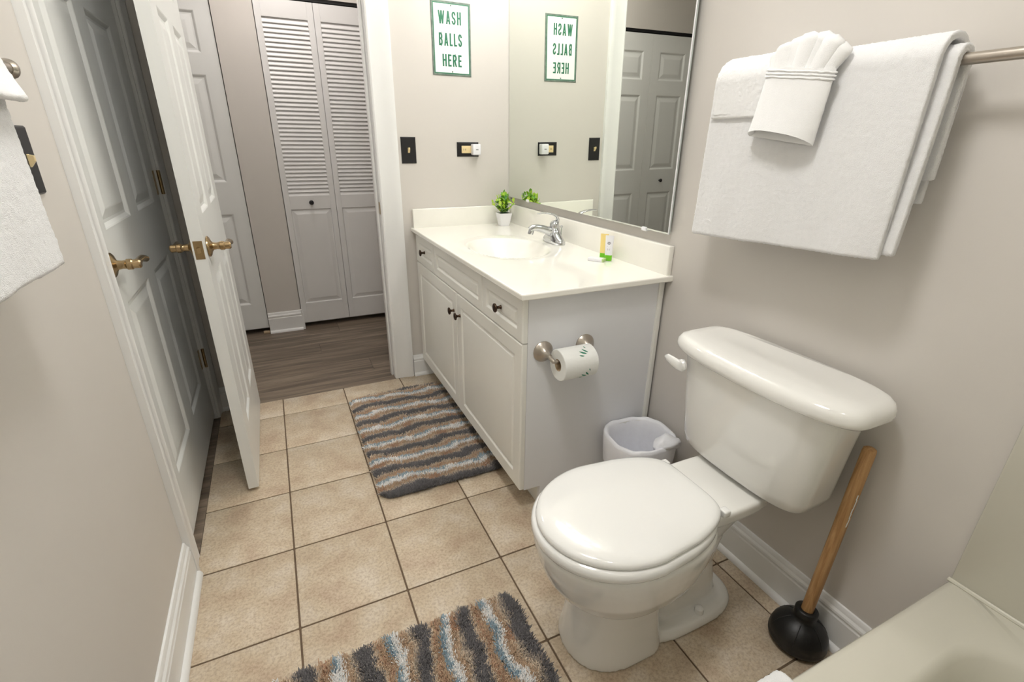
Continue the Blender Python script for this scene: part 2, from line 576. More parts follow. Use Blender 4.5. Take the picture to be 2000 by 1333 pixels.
# ---- baseboards with shoe moulding: (depth, height)
BASE = [(0, 0), (0.0145, 0), (0.0145, 0.094), (0.0125, 0.098), (0.0125, 0.102), (0.0145, 0.106), (0.0135, 0.112),
        (0.009, 0.118), (0.0075, 0.126), (0.005, 0.131), (0, 0.132)]
SHOE = [(0.0145, 0), (0.0275, 0), (0.027, 0.007), (0.023, 0.014), (0.018, 0.017), (0.0145, 0.018)]


def baseboard(name, p0, p1, n, label, sc=1.0):
    t = thing(name, p0, label, 'baseboard', kind='structure')
    mb = MB().extrude([(a, b * sc) for a, b in BASE], p0, p1, n, (0, 0, 1))
    obj('board', mb, WHITE, t, angle=25)
    mb = MB().extrude(SHOE, p0, p1, n, (0, 0, 1))
    obj('shoe_moulding', mb, WHITE, t, angle=40)
    return t


baseboard('baseboard_left', (XL, -2.30, 0), (XL, LY0 - 0.091, 0), (1, 0, 0), 'white baseboard along the left wall below the towels')
baseboard('baseboard_right', (XR, -2.30, 0), (XR, -1.375, 0), (-1, 0, 0), 'white baseboard along the wall behind toilet and plunger')
baseboard('baseboard_far', (DX1 + 0.105, YF, 0), (0.80, YF, 0), (0, -1, 0), 'short white baseboard between doorway casing and vanity', 0.9)
baseboard('baseboard_corner', (XL, YF, 0), (DX0 - 0.1, YF, 0), (0, -1, 0), 'tiny white baseboard in the corner behind the open door', 0.9)
t = baseboard('baseboard_hall', (-0.03, YH1, 0), (0.176, YH1, 0), (0, -1, 0), 'white baseboard on the hall wall between the folding doors', 1.05)
mb = MB().extrude([(a, b * 1.05) for a, b in BASE], (0.176, YH1 - 0.0145, 0), (0.176, YH1 + 0.012, 0), (1, 0, 0), (0, 0, 1))
obj('return_piece', mb, WHITE, t, angle=25)

# ---- panelled doors
def panel_door(name, fn, w, h, thick, z0, cols, rows, m, label, cat='door', parent=None, both=True):
    """fn(u, v, n): u along the width, v up, n outwards from the front face"""
    t = parent
    if t is None:
        t = thing(name, fn(0, 0, 0), label, cat, kind='structure')
    us = sorted({0, w} | {c for q in cols for c in q})
    vs = sorted({z0, z0 + h} | {c for q in rows for c in q})
    mb = MB()
    faces = (0, -thick) if both else (0,)
    holes = {(us.index(c[0]), vs.index(r[0])) for c in cols for r in rows}
    for n in faces:
        for i in range(len(us) - 1):
            for j in range(len(vs) - 1):
                if (i, j) in holes:
                    continue
                mb.add([fn(us[i], vs[j], n), fn(us[i + 1], vs[j], n), fn(us[i + 1], vs[j + 1], n), fn(us[i], vs[j + 1], n)], [(0, 1, 2, 3)])
    if not both:
        mb.add([fn(0, z0, -thick), fn(w, z0, -thick), fn(w, z0 + h, -thick), fn(0, z0 + h, -thick)], [(0, 1, 2, 3)])
    c = [(0, z0), (w, z0), (w, z0 + h), (0, z0 + h)]
    for k in range(4):
        a, b = c[k], c[(k + 1) % 4]
        mb.add([fn(*a, 0), fn(*b, 0), fn(*b, -thick), fn(*a, -thick)], [(0, 1, 2, 3)])
    obj('frame', mb, m, t, smooth=False)
    st = [(0, 0), (0.004, -0.0015), (0.013, -0.0085), (0.018, -0.0085), (0.021, -0.0085), (0.046, -0.0015), (0.05, -0.001)]
    if min(q[1] - q[0] for q in cols) < 0.13:
        st = [(s * 0.75, d) for s, d in st]
    for c in cols:
        for r in rows:
            mb = MB().rects(fn, c[0], c[1], r[0], r[1], st)
            if both:
                mb.rects(fn, c[0], c[1], r[0], r[1], [(s, -thick - d) for s, d in st])
            obj('panel', mb, m, t, smooth=False)
    return t


ROWS = [(0.235, 0.805), (1.0, 1.56), (1.655, 1.905)]

# closed six panel door in the left wall
d1 = panel_door('door_1', lambda u, v, n: (XL - 0.012 + n, LY0 + 0.004 + u, v), 0.898, 2.02, 0.035, 0.02,
                [(0.115, 0.395), (0.503, 0.783)], ROWS, DOORW,
                'closed white six panel door in the left wall', both=False)
# open six panel bathroom door, hinged on the left jamb, swung square into the room
d2 = panel_door('door_2', lambda u, v, n: (-0.0885 + n, -0.853 + u, v), 0.712, 2.02, 0.035, 0.014,
                [(0.108, 0.306), (0.406, 0.604)], ROWS, DOORW,
                'open white six panel bathroom door seen edge on')


def lever(t, p, n, along):
    """rosette and lever handle: p on the door face, n outward, along = lever direction"""
    p, n, al = Vector(p), Vector(n), Vector(along)
    h = obj('lever_handle', MB().lathe(p, n, [(0.030, 0), (0.0325, 0.002), (0.032, 0.005), (0.027, 0.009), (0.018, 0.012),
                                              (0.012, 0.016), (0.0105, 0.026), (0.0115, 0.033), (0.014, 0.036),
                                              (0.014, 0.046), (0.0115, 0.049), (0.012, 0.062), (0.009, 0.066)]), BRASS, t,
            label='aged brass lever handle')
    a = p + n * 0.055
    up = Vector((0, 0, 1))
    pts = [a - al * 0.004, a + al * 0.02, a + al * 0.045 + up * 0.002, a + al * 0.07 + up * 0.001, a + al * 0.092 - up * 0.006 + n * 0.003,
           a + al * 0.104 - up * 0.011 - n * 0.004]
    obj('lever_arm', MB().tube(pts, [0.010, 0.0095, 0.008, 0.0085, 0.009, 0.006], 12), BRASS, h)


lever(d1, (XL - 0.012, -1.052, 0.918), (1, 0, 0), (0, 1, 0))
lever(d2, (-0.0885, -0.795, 0.905), (1, 0, 0), (0, 1, 0))
lever(d2, (-0.1235, -0.795, 0.905), (-1, 0, 0), (0, 1, 0))
pl = obj('latch_plate', MB().box(-0.1185, -0.0935, -0.8542, -0.8525, 0.877, 0.933, 0.0006, 1), BRASS, d2, label='brass latch plate on the door edge')
obj('latch_bolt', MB().extrude([(0, 0), (0.012, 0), (0.003, 0.011), (0, 0.011)], (-0.112, -0.8542, 0.897), (-0.112, -0.8542, 0.913), (1, 0, 0), (0, -1, 0)), BRASS, pl, smooth=False)
for z in (0.31, 1.06, 1.83):
    h = obj('hinge', MB().tube([(XL + 0.003, LY1 + 0.001, z - 0.044), (XL + 0.003, LY1 + 0.001, z + 0.044)], 0.0065, 12), BRASS, d1, label='brass hinge')
    obj('hinge_leaf', MB().box(XL - 0.0118, XL - 0.0098, LY1 - 0.026, LY1 - 0.003, z - 0.044, z + 0.044), BRASS, h)
    obj('hinge', MB().tube([(-0.1255, -0.1345, z - 0.044), (-0.1255, -0.1345, z + 0.044)], 0.006, 12), BRASS, d2)

# louvered folding closet door in the hall: two leaves
d3 = thing('door_3', (0.18, YH1 + 0.012, 0), 'pale louvered folding closet door with a small black knob', 'door', kind='structure')
LZ0, LZ1, PZ0, PZ1, BZ, TZ = 0.885, 1.855, 0.175, 0.80, 0.036, 1.945
slat = None
for k, (a, b) in enumerate(((0.180, 0.4905), (0.4925, 0.803))):
    yf = YH1 + 0.012
    def fn(u, v, n, a=a, yf=yf):
        return (a + u, yf - n, v)
    w = b - a
    st = 0.034
    mb = MB()
    def slab(u0, u1, v0, v1):
        mb.box(a + u0, a + u1, yf, yf + 0.028, v0, v1, 0.0012, 1)
    slab(0, st, BZ, TZ); slab(w - st, w, BZ, TZ)
    slab(st, w - st, BZ, PZ0); slab(st, w - st, PZ1, LZ0); slab(st, w - st, LZ1, TZ)
    leaf = obj('leaf', mb, HALLW, d3, smooth=False)
    mb = MB().rects(fn, st, w - st, PZ0, PZ1, [(0, 0), (0.003, -0.006), (0.008, -0.007), (0.03, -0.001), (0.033, -0.0005)])
    obj('panel', mb, HALLW, leaf, smooth=False)
    NS = 41
    pitch = (LZ1 - LZ0) / NS
    for i in range(NS):
        zc = LZ0 + (i + 0.5) * pitch
        if slat is None:
            # tilted slat, lower edge towards the viewer
            L2 = (w - 2 * st) / 2 + 0.003
            pr = [(0.000, -0.0125), (0.0008, -0.0155), (0.0035, -0.0165), (0.007, -0.0155), (0.027, 0.010), (0.0255, 0.0145), (0.021, 0.0145), (0.001, -0.0105)]
            _g = ORG[d3.name]
            pr = [(p * 0.6, q) for p, q in pr]
            smb = MB().extrude(pr, (_g.x - L2, _g.y, _g.z), (_g.x + L2, _g.y, _g.z), (0, 1, 0), (0, 0, 1))
            slat = obj('louver_slat', smb, HALLW, leaf, smooth=False)
            s = slat
        else:
            s = copy_part(slat, leaf, (0, 0, 0))
        s.location = Vector((a + w / 2, yf + 0.001, zc)) - ORG[d3.name]
    if k == 0:
        kn = MB().lathe((a + w / 2 + 0.005, yf, 0.843), (0, -1, 0), [(0.007, 0), (0.006, 0.008), (0.010, 0.013), (0.0145, 0.018), (0.0145, 0.023), (0.009, 0.028), (0.001, 0.029)], 18)
        obj('knob', kn, BLACKM, d3, label='small black round knob')
obj('track', MB().box(0.178, 0.804, YH1 + 0.008, YH1 + 0.05, 1.949, 1.9648), BLACKM, d3)

# six panel folding closet door in the hall, partly behind the open door and seen in the mirror
d4 = thing('door_4', (-0.04, YH1 + 0.012, 0), 'white panelled folding closet door left of the louvered door', 'door', kind='structure')
for k, (a, b) in enumerate(((-0.866, -0.4515), (-0.4495, -0.0345))):
    w = b - a
    panel_door('leaf', lambda u, v, n, a=a: (a + u, YH1 + 0.012 - n, v), w, 1.93, 0.03, 0.036,
               [(0.078, w - 0.078)], [(0.205, 0.79), (0.975, 1.545), (1.65, 1.85)], DOORW, None, parent=d4, both=False)
kn = MB().lathe((-0.65, YH1 + 0.012, 0.885), (0, -1, 0), [(0.007, 0), (0.006, 0.008), (0.010, 0.013), (0.0145, 0.018), (0.0145, 0.023), (0.009, 0.028), (0.001, 0.029)], 18)
obj('knob', kn, BLACKM, d4, label='small black round knob')
obj('track', MB().box(-0.868, -0.032, YH1 + 0.008, YH1 + 0.05, 1.972, 1.9898), BLACKM, d4)
obj('pivot_bracket', MB().box(-0.072, -0.034, YH1 - 0.012, YH1 + 0.02, 0.0005, 0.014, 0.003, 2), KRAFT, d4, label='small beige floor pivot bracket')

# ================================================================== VANITY
CY0, CY1 = -1.362, -0.134           # near and far end of the cabinet
FX = 0.765                          # face frame plane, fronts stand proud to FX-0.02
vanity = thing('vanity_cabinet', (1.0, -0.75, 0), 'white bathroom vanity cabinet with dark knobs beside the toilet', 'cabinet')
mb = MB()
mb.box(FX, FX + 0.018, CY0 + 0.018, CY1, 0.64, 0.793)
mb.box(FX, FX + 0.018, CY0 + 0.018, CY1, 0.088, 0.11)
mb.box(FX, FX + 0.018, CY1 - 0.02, CY1, 0.11, 0.64)
mb.box(FX, FX + 0.018, -0.77, -0.73, 0.11, 0.64)
mb.box(FX + 0.018, XR - 0.002, CY0 + 0.018, CY1, 0.088, 0.105)
mb.box(FX + 0.018, XR - 0.002, CY1 - 0.016, CY1, 0.105, 0.793)
obj('body', mb, CAB, vanity, smooth=False)
# side panel with the toe notch cut out of its lower front corner
pts = [(FX, 0.088), (0.828, 0.088), (0.828, 0.0), (XR - 0.03, 0.0), (XR - 0.03, 0.793), (FX, 0.793)]
mb = MB().extrude(pts, (0, CY0, 0), (0, CY0 + 0.018, 0), (1, 0, 0), (0, 0, 1))
obj('side_panel', mb, CABSIDE, vanity, smooth=False)
mb = MB().extrude([(0, 0), (0.022, 0), (0.022, 0.004), (0.016, 0.007), (0.006, 0.007), (0, 0.004)], (XR - 0.03, CY0, 0), (XR - 0.03, CY0, 0.793), (1, 0, 0), (0, -1, 0))
obj('scribe_moulding', mb, CAB, vanity, angle=20)
obj('toe_kick', MB().box(0.828, 0.846, CY0 + 0.018, CY1, 0, 0.088), CAB, vanity, smooth=False)


def front(name, y0, y1, z0, z1, frame):
    fn = lambda u, v, n: (FX - 0.001 - n, y1 - u, v)
    w = y1 - y0
    f = frame
    mb = MB().rects(fn, 0, w, z0, z1, [(0, 0), (0, 0.014), (0.0015, 0.0175), (0.004, 0.019), (f, 0.019), (f + 0.003, 0.0175),
                                       (f + 0.008, 0.0125), (f + 0.012, 0.012), (f + 0.015, 0.0135), (f + 0.019, 0.0172), (f + 0.023, 0.018)])
    o = obj(name, mb, CAB, vanity, angle=12)
    return o


def knob(par, y, z):
    o = obj('knob', MB().lathe((FX - 0.0195, y, z), (-1, 0, 0), [(0.0075, 0), (0.007, 0.002), (0.005, 0.005), (0.0048, 0.013), (0.008, 0.017),
                                                            (0.0145, 0.0195), (0.0155, 0.022), (0.0145, 0.0245), (0.009, 0.0265), (0.001, 0.027)], 22), BRONZE, par)
    o['label'] = 'dark bronze round knob'
    return o


GP = 0.0018
for (a, b, kn) in ((-0.447, -0.136, True), (-1.036, -0.45, False), (-1.3625, -1.039, True)):
    d = front('drawer' if kn else 'false_drawer_front', a, b, 0.648, 0.789, 0.036)
    if kn:
        knob(d, (a + b) / 2, 0.719)
for (a, b, ky) in ((-0.748, -0.136, -0.713), (-1.3625, -0.751, -0.79)):
    d = front('door', a, b, 0.094, 0.645, 0.05)
    knob(d, ky, 0.556)

# ---- countertop with integral oval basin
ctop = thing('vanity_countertop', (1.0, -0.75, 0.795), 'cream cultured marble vanity top with an oval basin and backsplash', 'countertop')
X0, X1, Y0, Y1, ZT = 0.727, XR - 0.0005, -1.392, YF - 0.0005, 0.8155
SX, SY, SA, SB = 0.985, -0.735, 0.165, 0.215
nx, ny = 70, 150
gx = np.linspace(X0 + 0.004, X1, nx)
gy = np.linspace(Y0 + 0.004, Y1, ny)
mb = MB()
vs = []
for x in gx:
    for y in gy:
        r = math.hypot((x - SX) / SA, (y - SY) / SB)
        z = ZT
        if r < 1.25:
            if r < 1.0:
                z = ZT - 0.004 - 0.112 * (1 - r ** 2.2) ** 1.15
            else:
                q = (r - 1.0) / 0.25
                z = ZT - 0.004 * (1 - q * q * (3 - 2 * q))
        vs.append((x, y, z))
fs = [(i * ny + j, i * ny + j + 1, (i + 1) * ny + j + 1, (i + 1) * ny + j) for i in range(nx - 1) for j in range(ny - 1)]
mb.add(vs, fs)
# rounded front and near edges
rim = [(0.004, 0.0), (0.0015, -0.001), (0.0, -0.004), (0.0, -0.0165), (0.002, -0.0195), (0.03, -0.0195)]
for k in range(len(rim) - 1):
    (s0, h0), (s1, h1) = rim[k], rim[k + 1]
    A = [(X0 + s0, Y1, ZT + h0), (X0 + s0, Y0 + s0, ZT + h0), (X1, Y0 + s0, ZT + h0)]
    B = [(X0 + s1, Y1, ZT + h1), (X0 + s1, Y0 + s1, ZT + h1), (X1, Y0 + s1, ZT + h1)]
    mb.add(A + B, [(0, 1, 4, 3), (1, 2, 5, 4)])
obj('slab', mb, MARBLE, ctop, angle=40)
obj('backsplash', MB().box(XR - 0.021, XR - 0.0005, -1.382, YF - 0.0005, ZT - 0.003, 0.913, 0.004, 3), MARBLE, ctop)
obj('side_splash', MB().box(0.737, XR - 0.0215, YF - 0.0205, YF - 0.0005, ZT - 0.003, 0.907, 0.004, 3), MARBLE, ctop)
obj('drain', MB().lathe((SX, SY, ZT - 0.1235), (0, 0, 1), [(0.026, 0), (0.026, 0.003), (0.019, 0.004), (0.017, 0.001), (0.001, 0.001)], 24), CHROME, ctop)

# ---- faucet
FXc, FYc, FZ = 1.205, -0.735, 0.8155
fa = thing('faucet', (FXc, FYc, FZ), 'chrome single lever faucet on the vanity top', 'faucet')
mb = MB()
rings = []
for h, sa, sb in ((0, 0.027, 0.079), (0.006, 0.027, 0.079), (0.012, 0.0265, 0.077), (0.02, 0.025, 0.070), (0.028, 0.024, 0.055), (0.04, 0.0225, 0.036), (0.055, 0.0215, 0.026), (0.064, 0.020, 0.022)):
    rings.append(sup(FXc, FYc, FZ + 0.0005 + h, sa, sb, 2.6, 40))
mb.loft(rings)
obj('base', mb, CHROME, fa, angle=60)
sp = [(FXc + 0.004, FYc, FZ + 0.036), (FXc - 0.03, FYc, FZ + 0.052), (FXc - 0.06, FYc, FZ + 0.063), (FXc - 0.088, FYc, FZ + 0.069), (FXc - 0.108, FYc, FZ + 0.068), (FXc - 0.12, FYc, FZ + 0.061)]
spo = obj('spout', MB().tube(sp, [0.021, 0.0185, 0.016, 0.0145, 0.014, 0.0125], 18), CHROME, fa, angle=60)
obj('aerator', MB().lathe((FXc - 0.111, FYc, FZ + 0.064), (-0.25, 0, -1), [(0.012, 0), (0.0125, 0.012), (0.0115, 0.022), (0.009, 0.023)], 20), CHROME, spo)
obj('cartridge_cap', MB().lathe((FXc, FYc, FZ + 0.060), (0, 0, 1), [(0.0215, 0), (0.022, 0.006), (0.021, 0.018), (0.017, 0.028), (0.008, 0.034), (0.001, 0.035)], 26), CHROME, fa)
# lever: a flat loop rising from the cap and sweeping forward
mb = MB()
path = [(0.012, 0.080), (0.014, 0.100), (0.006, 0.113), (-0.012, 0.122), (-0.036, 0.127), (-0.062, 0.129), (-0.085, 0.127)]
wid = [0.013, 0.0135, 0.0135, 0.013, 0.0115, 0.0095, 0.006]
th = [0.008, 0.0065, 0.0055, 0.005, 0.004, 0.0035, 0.003]
rings = []
for i, (a, b) in enumerate(path):
    p0, p1 = path[max(i - 1, 0)], path[min(i + 1, len(path) - 1)]
    t = Vector((p1[0] - p0[0], 0, p1[1] - p0[1])).normalized()
    nrm = Vector((-t.z, 0, t.x))
    c = Vector((FXc + a, FYc, FZ + b))
    rings.append([c + Vector((0, wid[i] * math.cos(q), 0)) + nrm * th[i] * math.sin(q) for q in [2 * PI * k / 16 for k in range(16)]])
mb.loft(rings)
obj('lever', mb, CHROME, fa, angle=60)
lr = obj('lift_rod', MB().tube([(FXc + 0.036, FYc, FZ + 0.01), (FXc + 0.036, FYc, FZ + 0.062)], 0.0028, 10), CHROME, fa)
obj('lift_rod_knob', MB().lathe((FXc + 0.036, FYc, FZ + 0.06), (0, 0, 1), [(0.003, 0), (0.0065, 0.004), (0.0065, 0.009), (0.002, 0.012)], 14), CHROME, lr)

# ---- potted plant
px, py, pz = 1.192, -0.232, 0.8155
pt = thing('potted_plant', (px, py, pz), 'small bushy green plant in a square white pot', 'plant')
mb = MB()
mb.loft([rrect(px - a, px + a, py - a, py + a, pz + 0.0005 + h, 0.004, 3) for a, h in ((0.022, 0), (0.023, 0.002), (0.033, 0.062), (0.0335, 0.064), (0.0305, 0.064), (0.030, 0.055))])
obj('pot', mb, POTW, pt)
obj('moss', MB().lathe((px, py, pz + 0.052), (0, 0, 1), [(0.029, 0), (0.027, 0.008), (0.018, 0.013), (0.001, 0.015)], 14), SOIL, pt)
leafs = []
for m in (LEAFA, LEAFB, LEAFC):
    L, Wd = 0.027, 0.0078
    prof = [(0, 0.0008), (0.25, 0.7), (0.55, 1.0), (0.8, 0.75), (1.0, 0.05)]
    v, f = [], []
    for i, (s, w) in enumerate(prof):
        zc = 0.004 * math.sin(s * 2.4)
        v += [(-w * Wd, s * L, zc + 0.0016 * w), (0, s * L, zc), (w * Wd, s * L, zc + 0.0016 * w)]
    for i in range(len(prof) - 1):
        for j in range(2):
            f.append((i * 3 + j, i * 3 + j + 1, i * 3 + j + 4, i * 3 + j + 3))
    mb = MB().add([(a + px, b + py, c + pz) for a, b, c in v], f)
    leafs.append(obj('leaf', mb, m, pt, fix=False))
stems = MB()
cnt = [0, 0, 0]
for s in range(22):
    az = s * 2.4 + random.uniform(-0.3, 0.3)
    sp_ = random.uniform(0.0, 1.0) if s > 2 else 0.15
    top = Vector((math.cos(az) * 0.062 * sp_, math.sin(az) * 0.062 * sp_, 0.152 - 0.05 * sp_ + random.uniform(-0.012, 0.012)))
    bot = Vector((math.cos(az) * 0.008, math.sin(az) * 0.008, 0.058))
    stems.tube([bot + Vector((px, py, pz)), (bot + top) / 2 + Vector((px, py, pz + 0.006)), top + Vector((px, py, pz))], 0.0012, 5)
    for k in range(9):
        q = 0.2 + 0.8 * k / 8
        c = bot.lerp(top, q)
        a2 = az + k * 2.1
        el = random.uniform(0.15, 0.75) if k < 8 else 1.25
        pick = random.choices((0, 1, 2), (3 + 3 * q, 3, 2.2 * (1 - q) + 0.3))[0]
        sc = random.uniform(0.85, 1.2)
        if cnt[pick] == 0:
            o = leafs[pick]
        else:
            o = copy_part(leafs[pick], pt, (0, 0, 0))
        cnt[pick] += 1
        o.location = c
        o.rotation_euler = (el, random.uniform(-0.4, 0.4), a2)
        o.scale = (sc, sc, sc)
obj('stem', stems, LEAFC, pt)

# ---- toiletries
def toiletry(name, x, y, rz, m, label, prints):
    z = 0.8160
    t = thing(name, (x, y, z), label, 'toiletry', 'toiletry tubes on the vanity top')
    cr, sr = math.cos(rz), math.sin(rz)
    def R(u, v):
        return (x + cr * u - sr * v, y + sr * u + cr * v)
    rings = []
    for a, b, h in ((0.013, 0.0085, 0), (0.0135, 0.009, 0.002), (0.0135, 0.009, 0.019), (0.0125, 0.0085, 0.021)):
        rings.append([R(p[0], p[1]) + (z + h,) for p in sup(0, 0, 0, a, b, 3, 28)])
    obj('cap', MB().loft(rings), LIMECAP, t)
    rings = []
    for a, b, h in ((0.0135, 0.009, 0.021), (0.014, 0.0088, 0.03), (0.0145, 0.0065, 0.055), (0.0152, 0.003, 0.078), (0.0155, 0.0009, 0.086), (0.0155, 0.0009, 0.0925)):
        rings.append([R(p[0], p[1]) + (z + h,) for p in sup(0, 0, 0, a, b, 2.6, 28)])
    bd = obj('tube_body', MB().loft(rings), m, t)
    if prints:
        mb = MB()
        # small emblem ring with a pupil dot, and a short block of fine print bars
        def q(u, h, off=0.0004):
            yy = -(0.0085 - (h - 0.03) * 0.105) - off
            return R(u, yy) + (z + h,)
        ring0 = [(0.006 * math.cos(a), 0.065 + 0.0045 * math.sin(a)) for a in [i * 2 * PI / 16 for i in range(16)]]
        ring1 = [(0.0045 * math.cos(a), 0.065 + 0.003 * math.sin(a)) for a in [i * 2 * PI / 16 for i in range(16)]]
        mb.add([q(*p) for p in ring0] + [q(*p) for p in ring1], [(i, (i + 1) % 16, 16 + (i + 1) % 16, 16 + i) for i in range(16)])
        mb.add([q(0.0018 * math.cos(a), 0.065 + 0.0018 * math.sin(a), 0.0006) for a in [i * 2 * PI / 10 for i in range(10)]], [tuple(range(10))])
        obj('emblem', mb, BLACKP, bd, fix=False)
        mb = MB()
        for i, (w, h) in enumerate(((0.006, 0.052), (0.0045, 0.048), (0.0055, 0.044), (0.005, 0.040))):
            mb.add([q(-w, h), q(w, h), q(w, h + 0.0016), q(-w, h + 0.0016)], [(0, 1, 2, 3)])
        obj('fine_print', mb, GREYINK, bd, fix=False)
    return t


toiletry('lotion_tube', 1.222, -1.083, -0.95, YELLOWT, 'yellow toiletry tube standing on its lime green cap', False)
toiletry('lotion_tube', 1.219, -1.119, -0.8, WPLAST, 'white toiletry tube with lime green cap and small black emblem', True)
sp_t = thing('soap_bar', (1.178, -1.105, 0.8157), 'small flat wrapped soap bar lying before the two tubes', 'soap')
cr, sr = math.cos(-0.95), math.sin(-0.95)
ring = lambda e, h: [(1.178 + cr * p[0] - sr * p[1], -1.105 + sr * p[0] + cr * p[1], 0.8158 + h) for p in rrect(-0.031 + e, 0.031 - e, -0.017 + e, 0.017 - e, 0, 0.004, 3)]
obj('bar', MB().loft([ring(0.001, 0), ring(0, 0.001), ring(0, 0.009), ring(0.001, 0.0105)]), WPLAST, sp_t)
ring2 = lambda e, h: [(1.178 + cr * p[0] - sr * p[1], -1.105 + sr * p[0] + cr * p[1], 0.8158 + h) for p in rrect(0.024, 0.0312 + e, -0.0173, 0.0173, 0, 0.0025, 3)]
obj('wrapper_stripe', MB().loft([ring2(0, 0.0008), ring2(0, 0.0108)]), mat('pale_green_print', S(190, 214, 150), 0.5, var=0.02), sp_t)

# ---- mirror (tilted a touch forward)
mt = thing('wall_mirror', (XR, -0.73, 0.94), 'large frameless mirror on the wall above the vanity', 'mirror')
def mx(z, off=0.0):
    return 1.265 - 0.010 * (z - 1.2) - off
MZ0, MZ1, MY0, MY1 = 0.949, 1.96, -1.366, YF - 0.003
mb = MB().add([(mx(MZ0), MY0, MZ0), (mx(MZ0), MY1, MZ0), (mx(MZ1), MY1, MZ1), (mx(MZ1), MY0, MZ1)], [(0, 1, 2, 3)])
obj('glass', mb, MIRROR, mt, smooth=False, fix=False)
mb = MB().loft([[(mx(z) + 0.0002, MY0, z), (mx(z) + 0.0002, MY1, z), (mx(z) + 0.006, MY1, z), (mx(z) + 0.006, MY0, z)] for z in (MZ0, MZ1)])
obj('glass_edge', mb, MEDGE, mt, smooth=False)
obj('bevel_strip', MB().loft([[(mx(z, 0.0006), MY0 - 0.0005, z), (mx(z, 0.0006), MY0 + 0.0035, z), (mx(z) + 0.001, MY0 + 0.0035, z), (mx(z) + 0.001, MY0 - 0.0005, z)] for z in (MZ0, MZ1)]), WPLAST, mt, smooth=False)
for yy in (-1.245, -0.35):
    obj('clip', MB().box(mx(MZ0) - 0.004, XR - 0.001, yy - 0.012, yy + 0.012, MZ0 - 0.006, MZ0 + 0.007, 0.002, 2), WPLAST, mt, label='small clear plastic clip')

# ---- sign
SX0, SX1, SZ0, SZ1 = 0.877, 1.064, 1.5045, 1.7985
sg = thing('wall_sign', (0.97, YF, 1.5), 'white metal sign with green lettering WASH BALLS HERE on the wall', 'sign')
fnS = lambda u, v, n: (u, YF - 0.0005 - n, v)
obj('plate', MB().rects(fnS, SX0, SX1, SZ0, SZ1, [(0, 0), (0, 0.002), (0.002, 0.003), (0.0075, 0.003)], close=False), SIGNB, sg, smooth=False)
obj('green_border', MB().rects(fnS, SX0 + 0.0075, SX1 - 0.0075, SZ0 + 0.0075, SZ1 - 0.0075, [(0, 0.003), (0.0042, 0.0032)], close=False), SIGNG, sg, smooth=False)
obj('face', MB().rects(fnS, SX0 + 0.0117, SX1 - 0.0117, SZ0 + 0.0117, SZ1 - 0.0117, [(0, 0.0032), (0.001, 0.0033)]), SIGNW, sg, smooth=False)
for zz in (SZ0 + 0.016, SZ1 - 0.016):
    obj('screw_hole', MB().lathe(((SX0 + SX1) / 2, YF - 0.0035, zz), (0, -1, 0), [(0.0035, 0), (0.0035, 0.0006), (0.001, 0.0006)], 12), SIGNB, sg)


def arc(cx, cy, rx, ry, a0, a1, n=10):
    return [(cx + rx * math.cos(math.radians(a0 + (a1 - a0) * i / n)), cy + ry * math.sin(math.radians(a0 + (a1 - a0) * i / n))) for i in range(n + 1)]


# condensed block capitals as strokes in a unit box (centre lines)
GLYPH = {
    'W': (1.55, [[(0, 1), (0.27, 0)], [(0.27, 0), (0.5, 1)], [(0.5, 1), (0.73, 0)], [(0.73, 0), (1, 1)]]),
    'A': (1.05, [[(0, 0), (0.5, 1)], [(0.5, 1), (1, 0)], [(0.15, 0.22), (0.85, 0.22)]]),
    'S': (0.95, [arc(0.5, 0.77, 0.5, 0.23, 15, 180, 9) + [(0.03, 0.66), (0.2, 0.55), (0.8, 0.42), (0.97, 0.32)] + arc(0.5, 0.23, 0.5, 0.23, 0, -165, 9)]),
    'H': (0.95, [[(0, 0), (0, 1)], [(1, 0), (1, 1)], [(0, 0.52), (1, 0.52)]]),
    'B': (0.95, [[(0, 0), (0, 1)], [(0, 1), (0.5, 1)] + arc(0.5, 0.77, 0.42, 0.23, 90, -90, 8) + [(0, 0.54)], [(0, 0), (0.5, 0)] + arc(0.5, 0.27, 0.5, 0.27, -90, 90, 8)]),
    'L': (0.75, [[(0, 1), (0, 0), (1, 0)]]),
    'E': (0.8, [[(1, 1), (0, 1), (0, 0), (1, 0)], [(0, 0.52), (0.85, 0.52)]]),
    'R': (0.95, [[(0, 0), (0, 1)], [(0, 1), (0.5, 1)] + arc(0.5, 0.75, 0.46, 0.25, 90, -90, 8) + [(0, 0.5)], [(0.45, 0.5), (1, 0)]]),
}


def stroke(mb, pts, t, y):
    """flat stroke of width t with mitred joints, in the plane of the sign"""
    P = [Vector((p[0], p[1])) for p in pts]
    L, R_ = [], []
    for i, p in enumerate(P):
        d0 = (P[i] - P[i - 1]).normalized() if i > 0 else None
        d1 = (P[i + 1] - P[i]).normalized() if i < len(P) - 1 else None
        d0, d1 = d0 or d1, d1 or d0
        n0, n1 = Vector((-d0.y, d0.x)), Vector((-d1.y, d1.x))
        m = (n0 + n1)
        m = m.normalized() if m.length > 1e-4 else n0
        k = (t / 2) / max(m.dot(n0), 0.42)
        e = Vector((0, 0))
        if i == 0:
            e = -d1 * t / 2
        if i == len(P) - 1:
            e = d0 * t / 2
        L.append(p + e + m * k)
        R_.append(p + e - m * k)
    v = [(q.x, y, q.y) for q in L] + [(q.x, y, q.y) for q in R_]
    n = len(P)
    mb.add(v, [(i, i + 1, n + i + 1, n + i) for i in range(n - 1)])


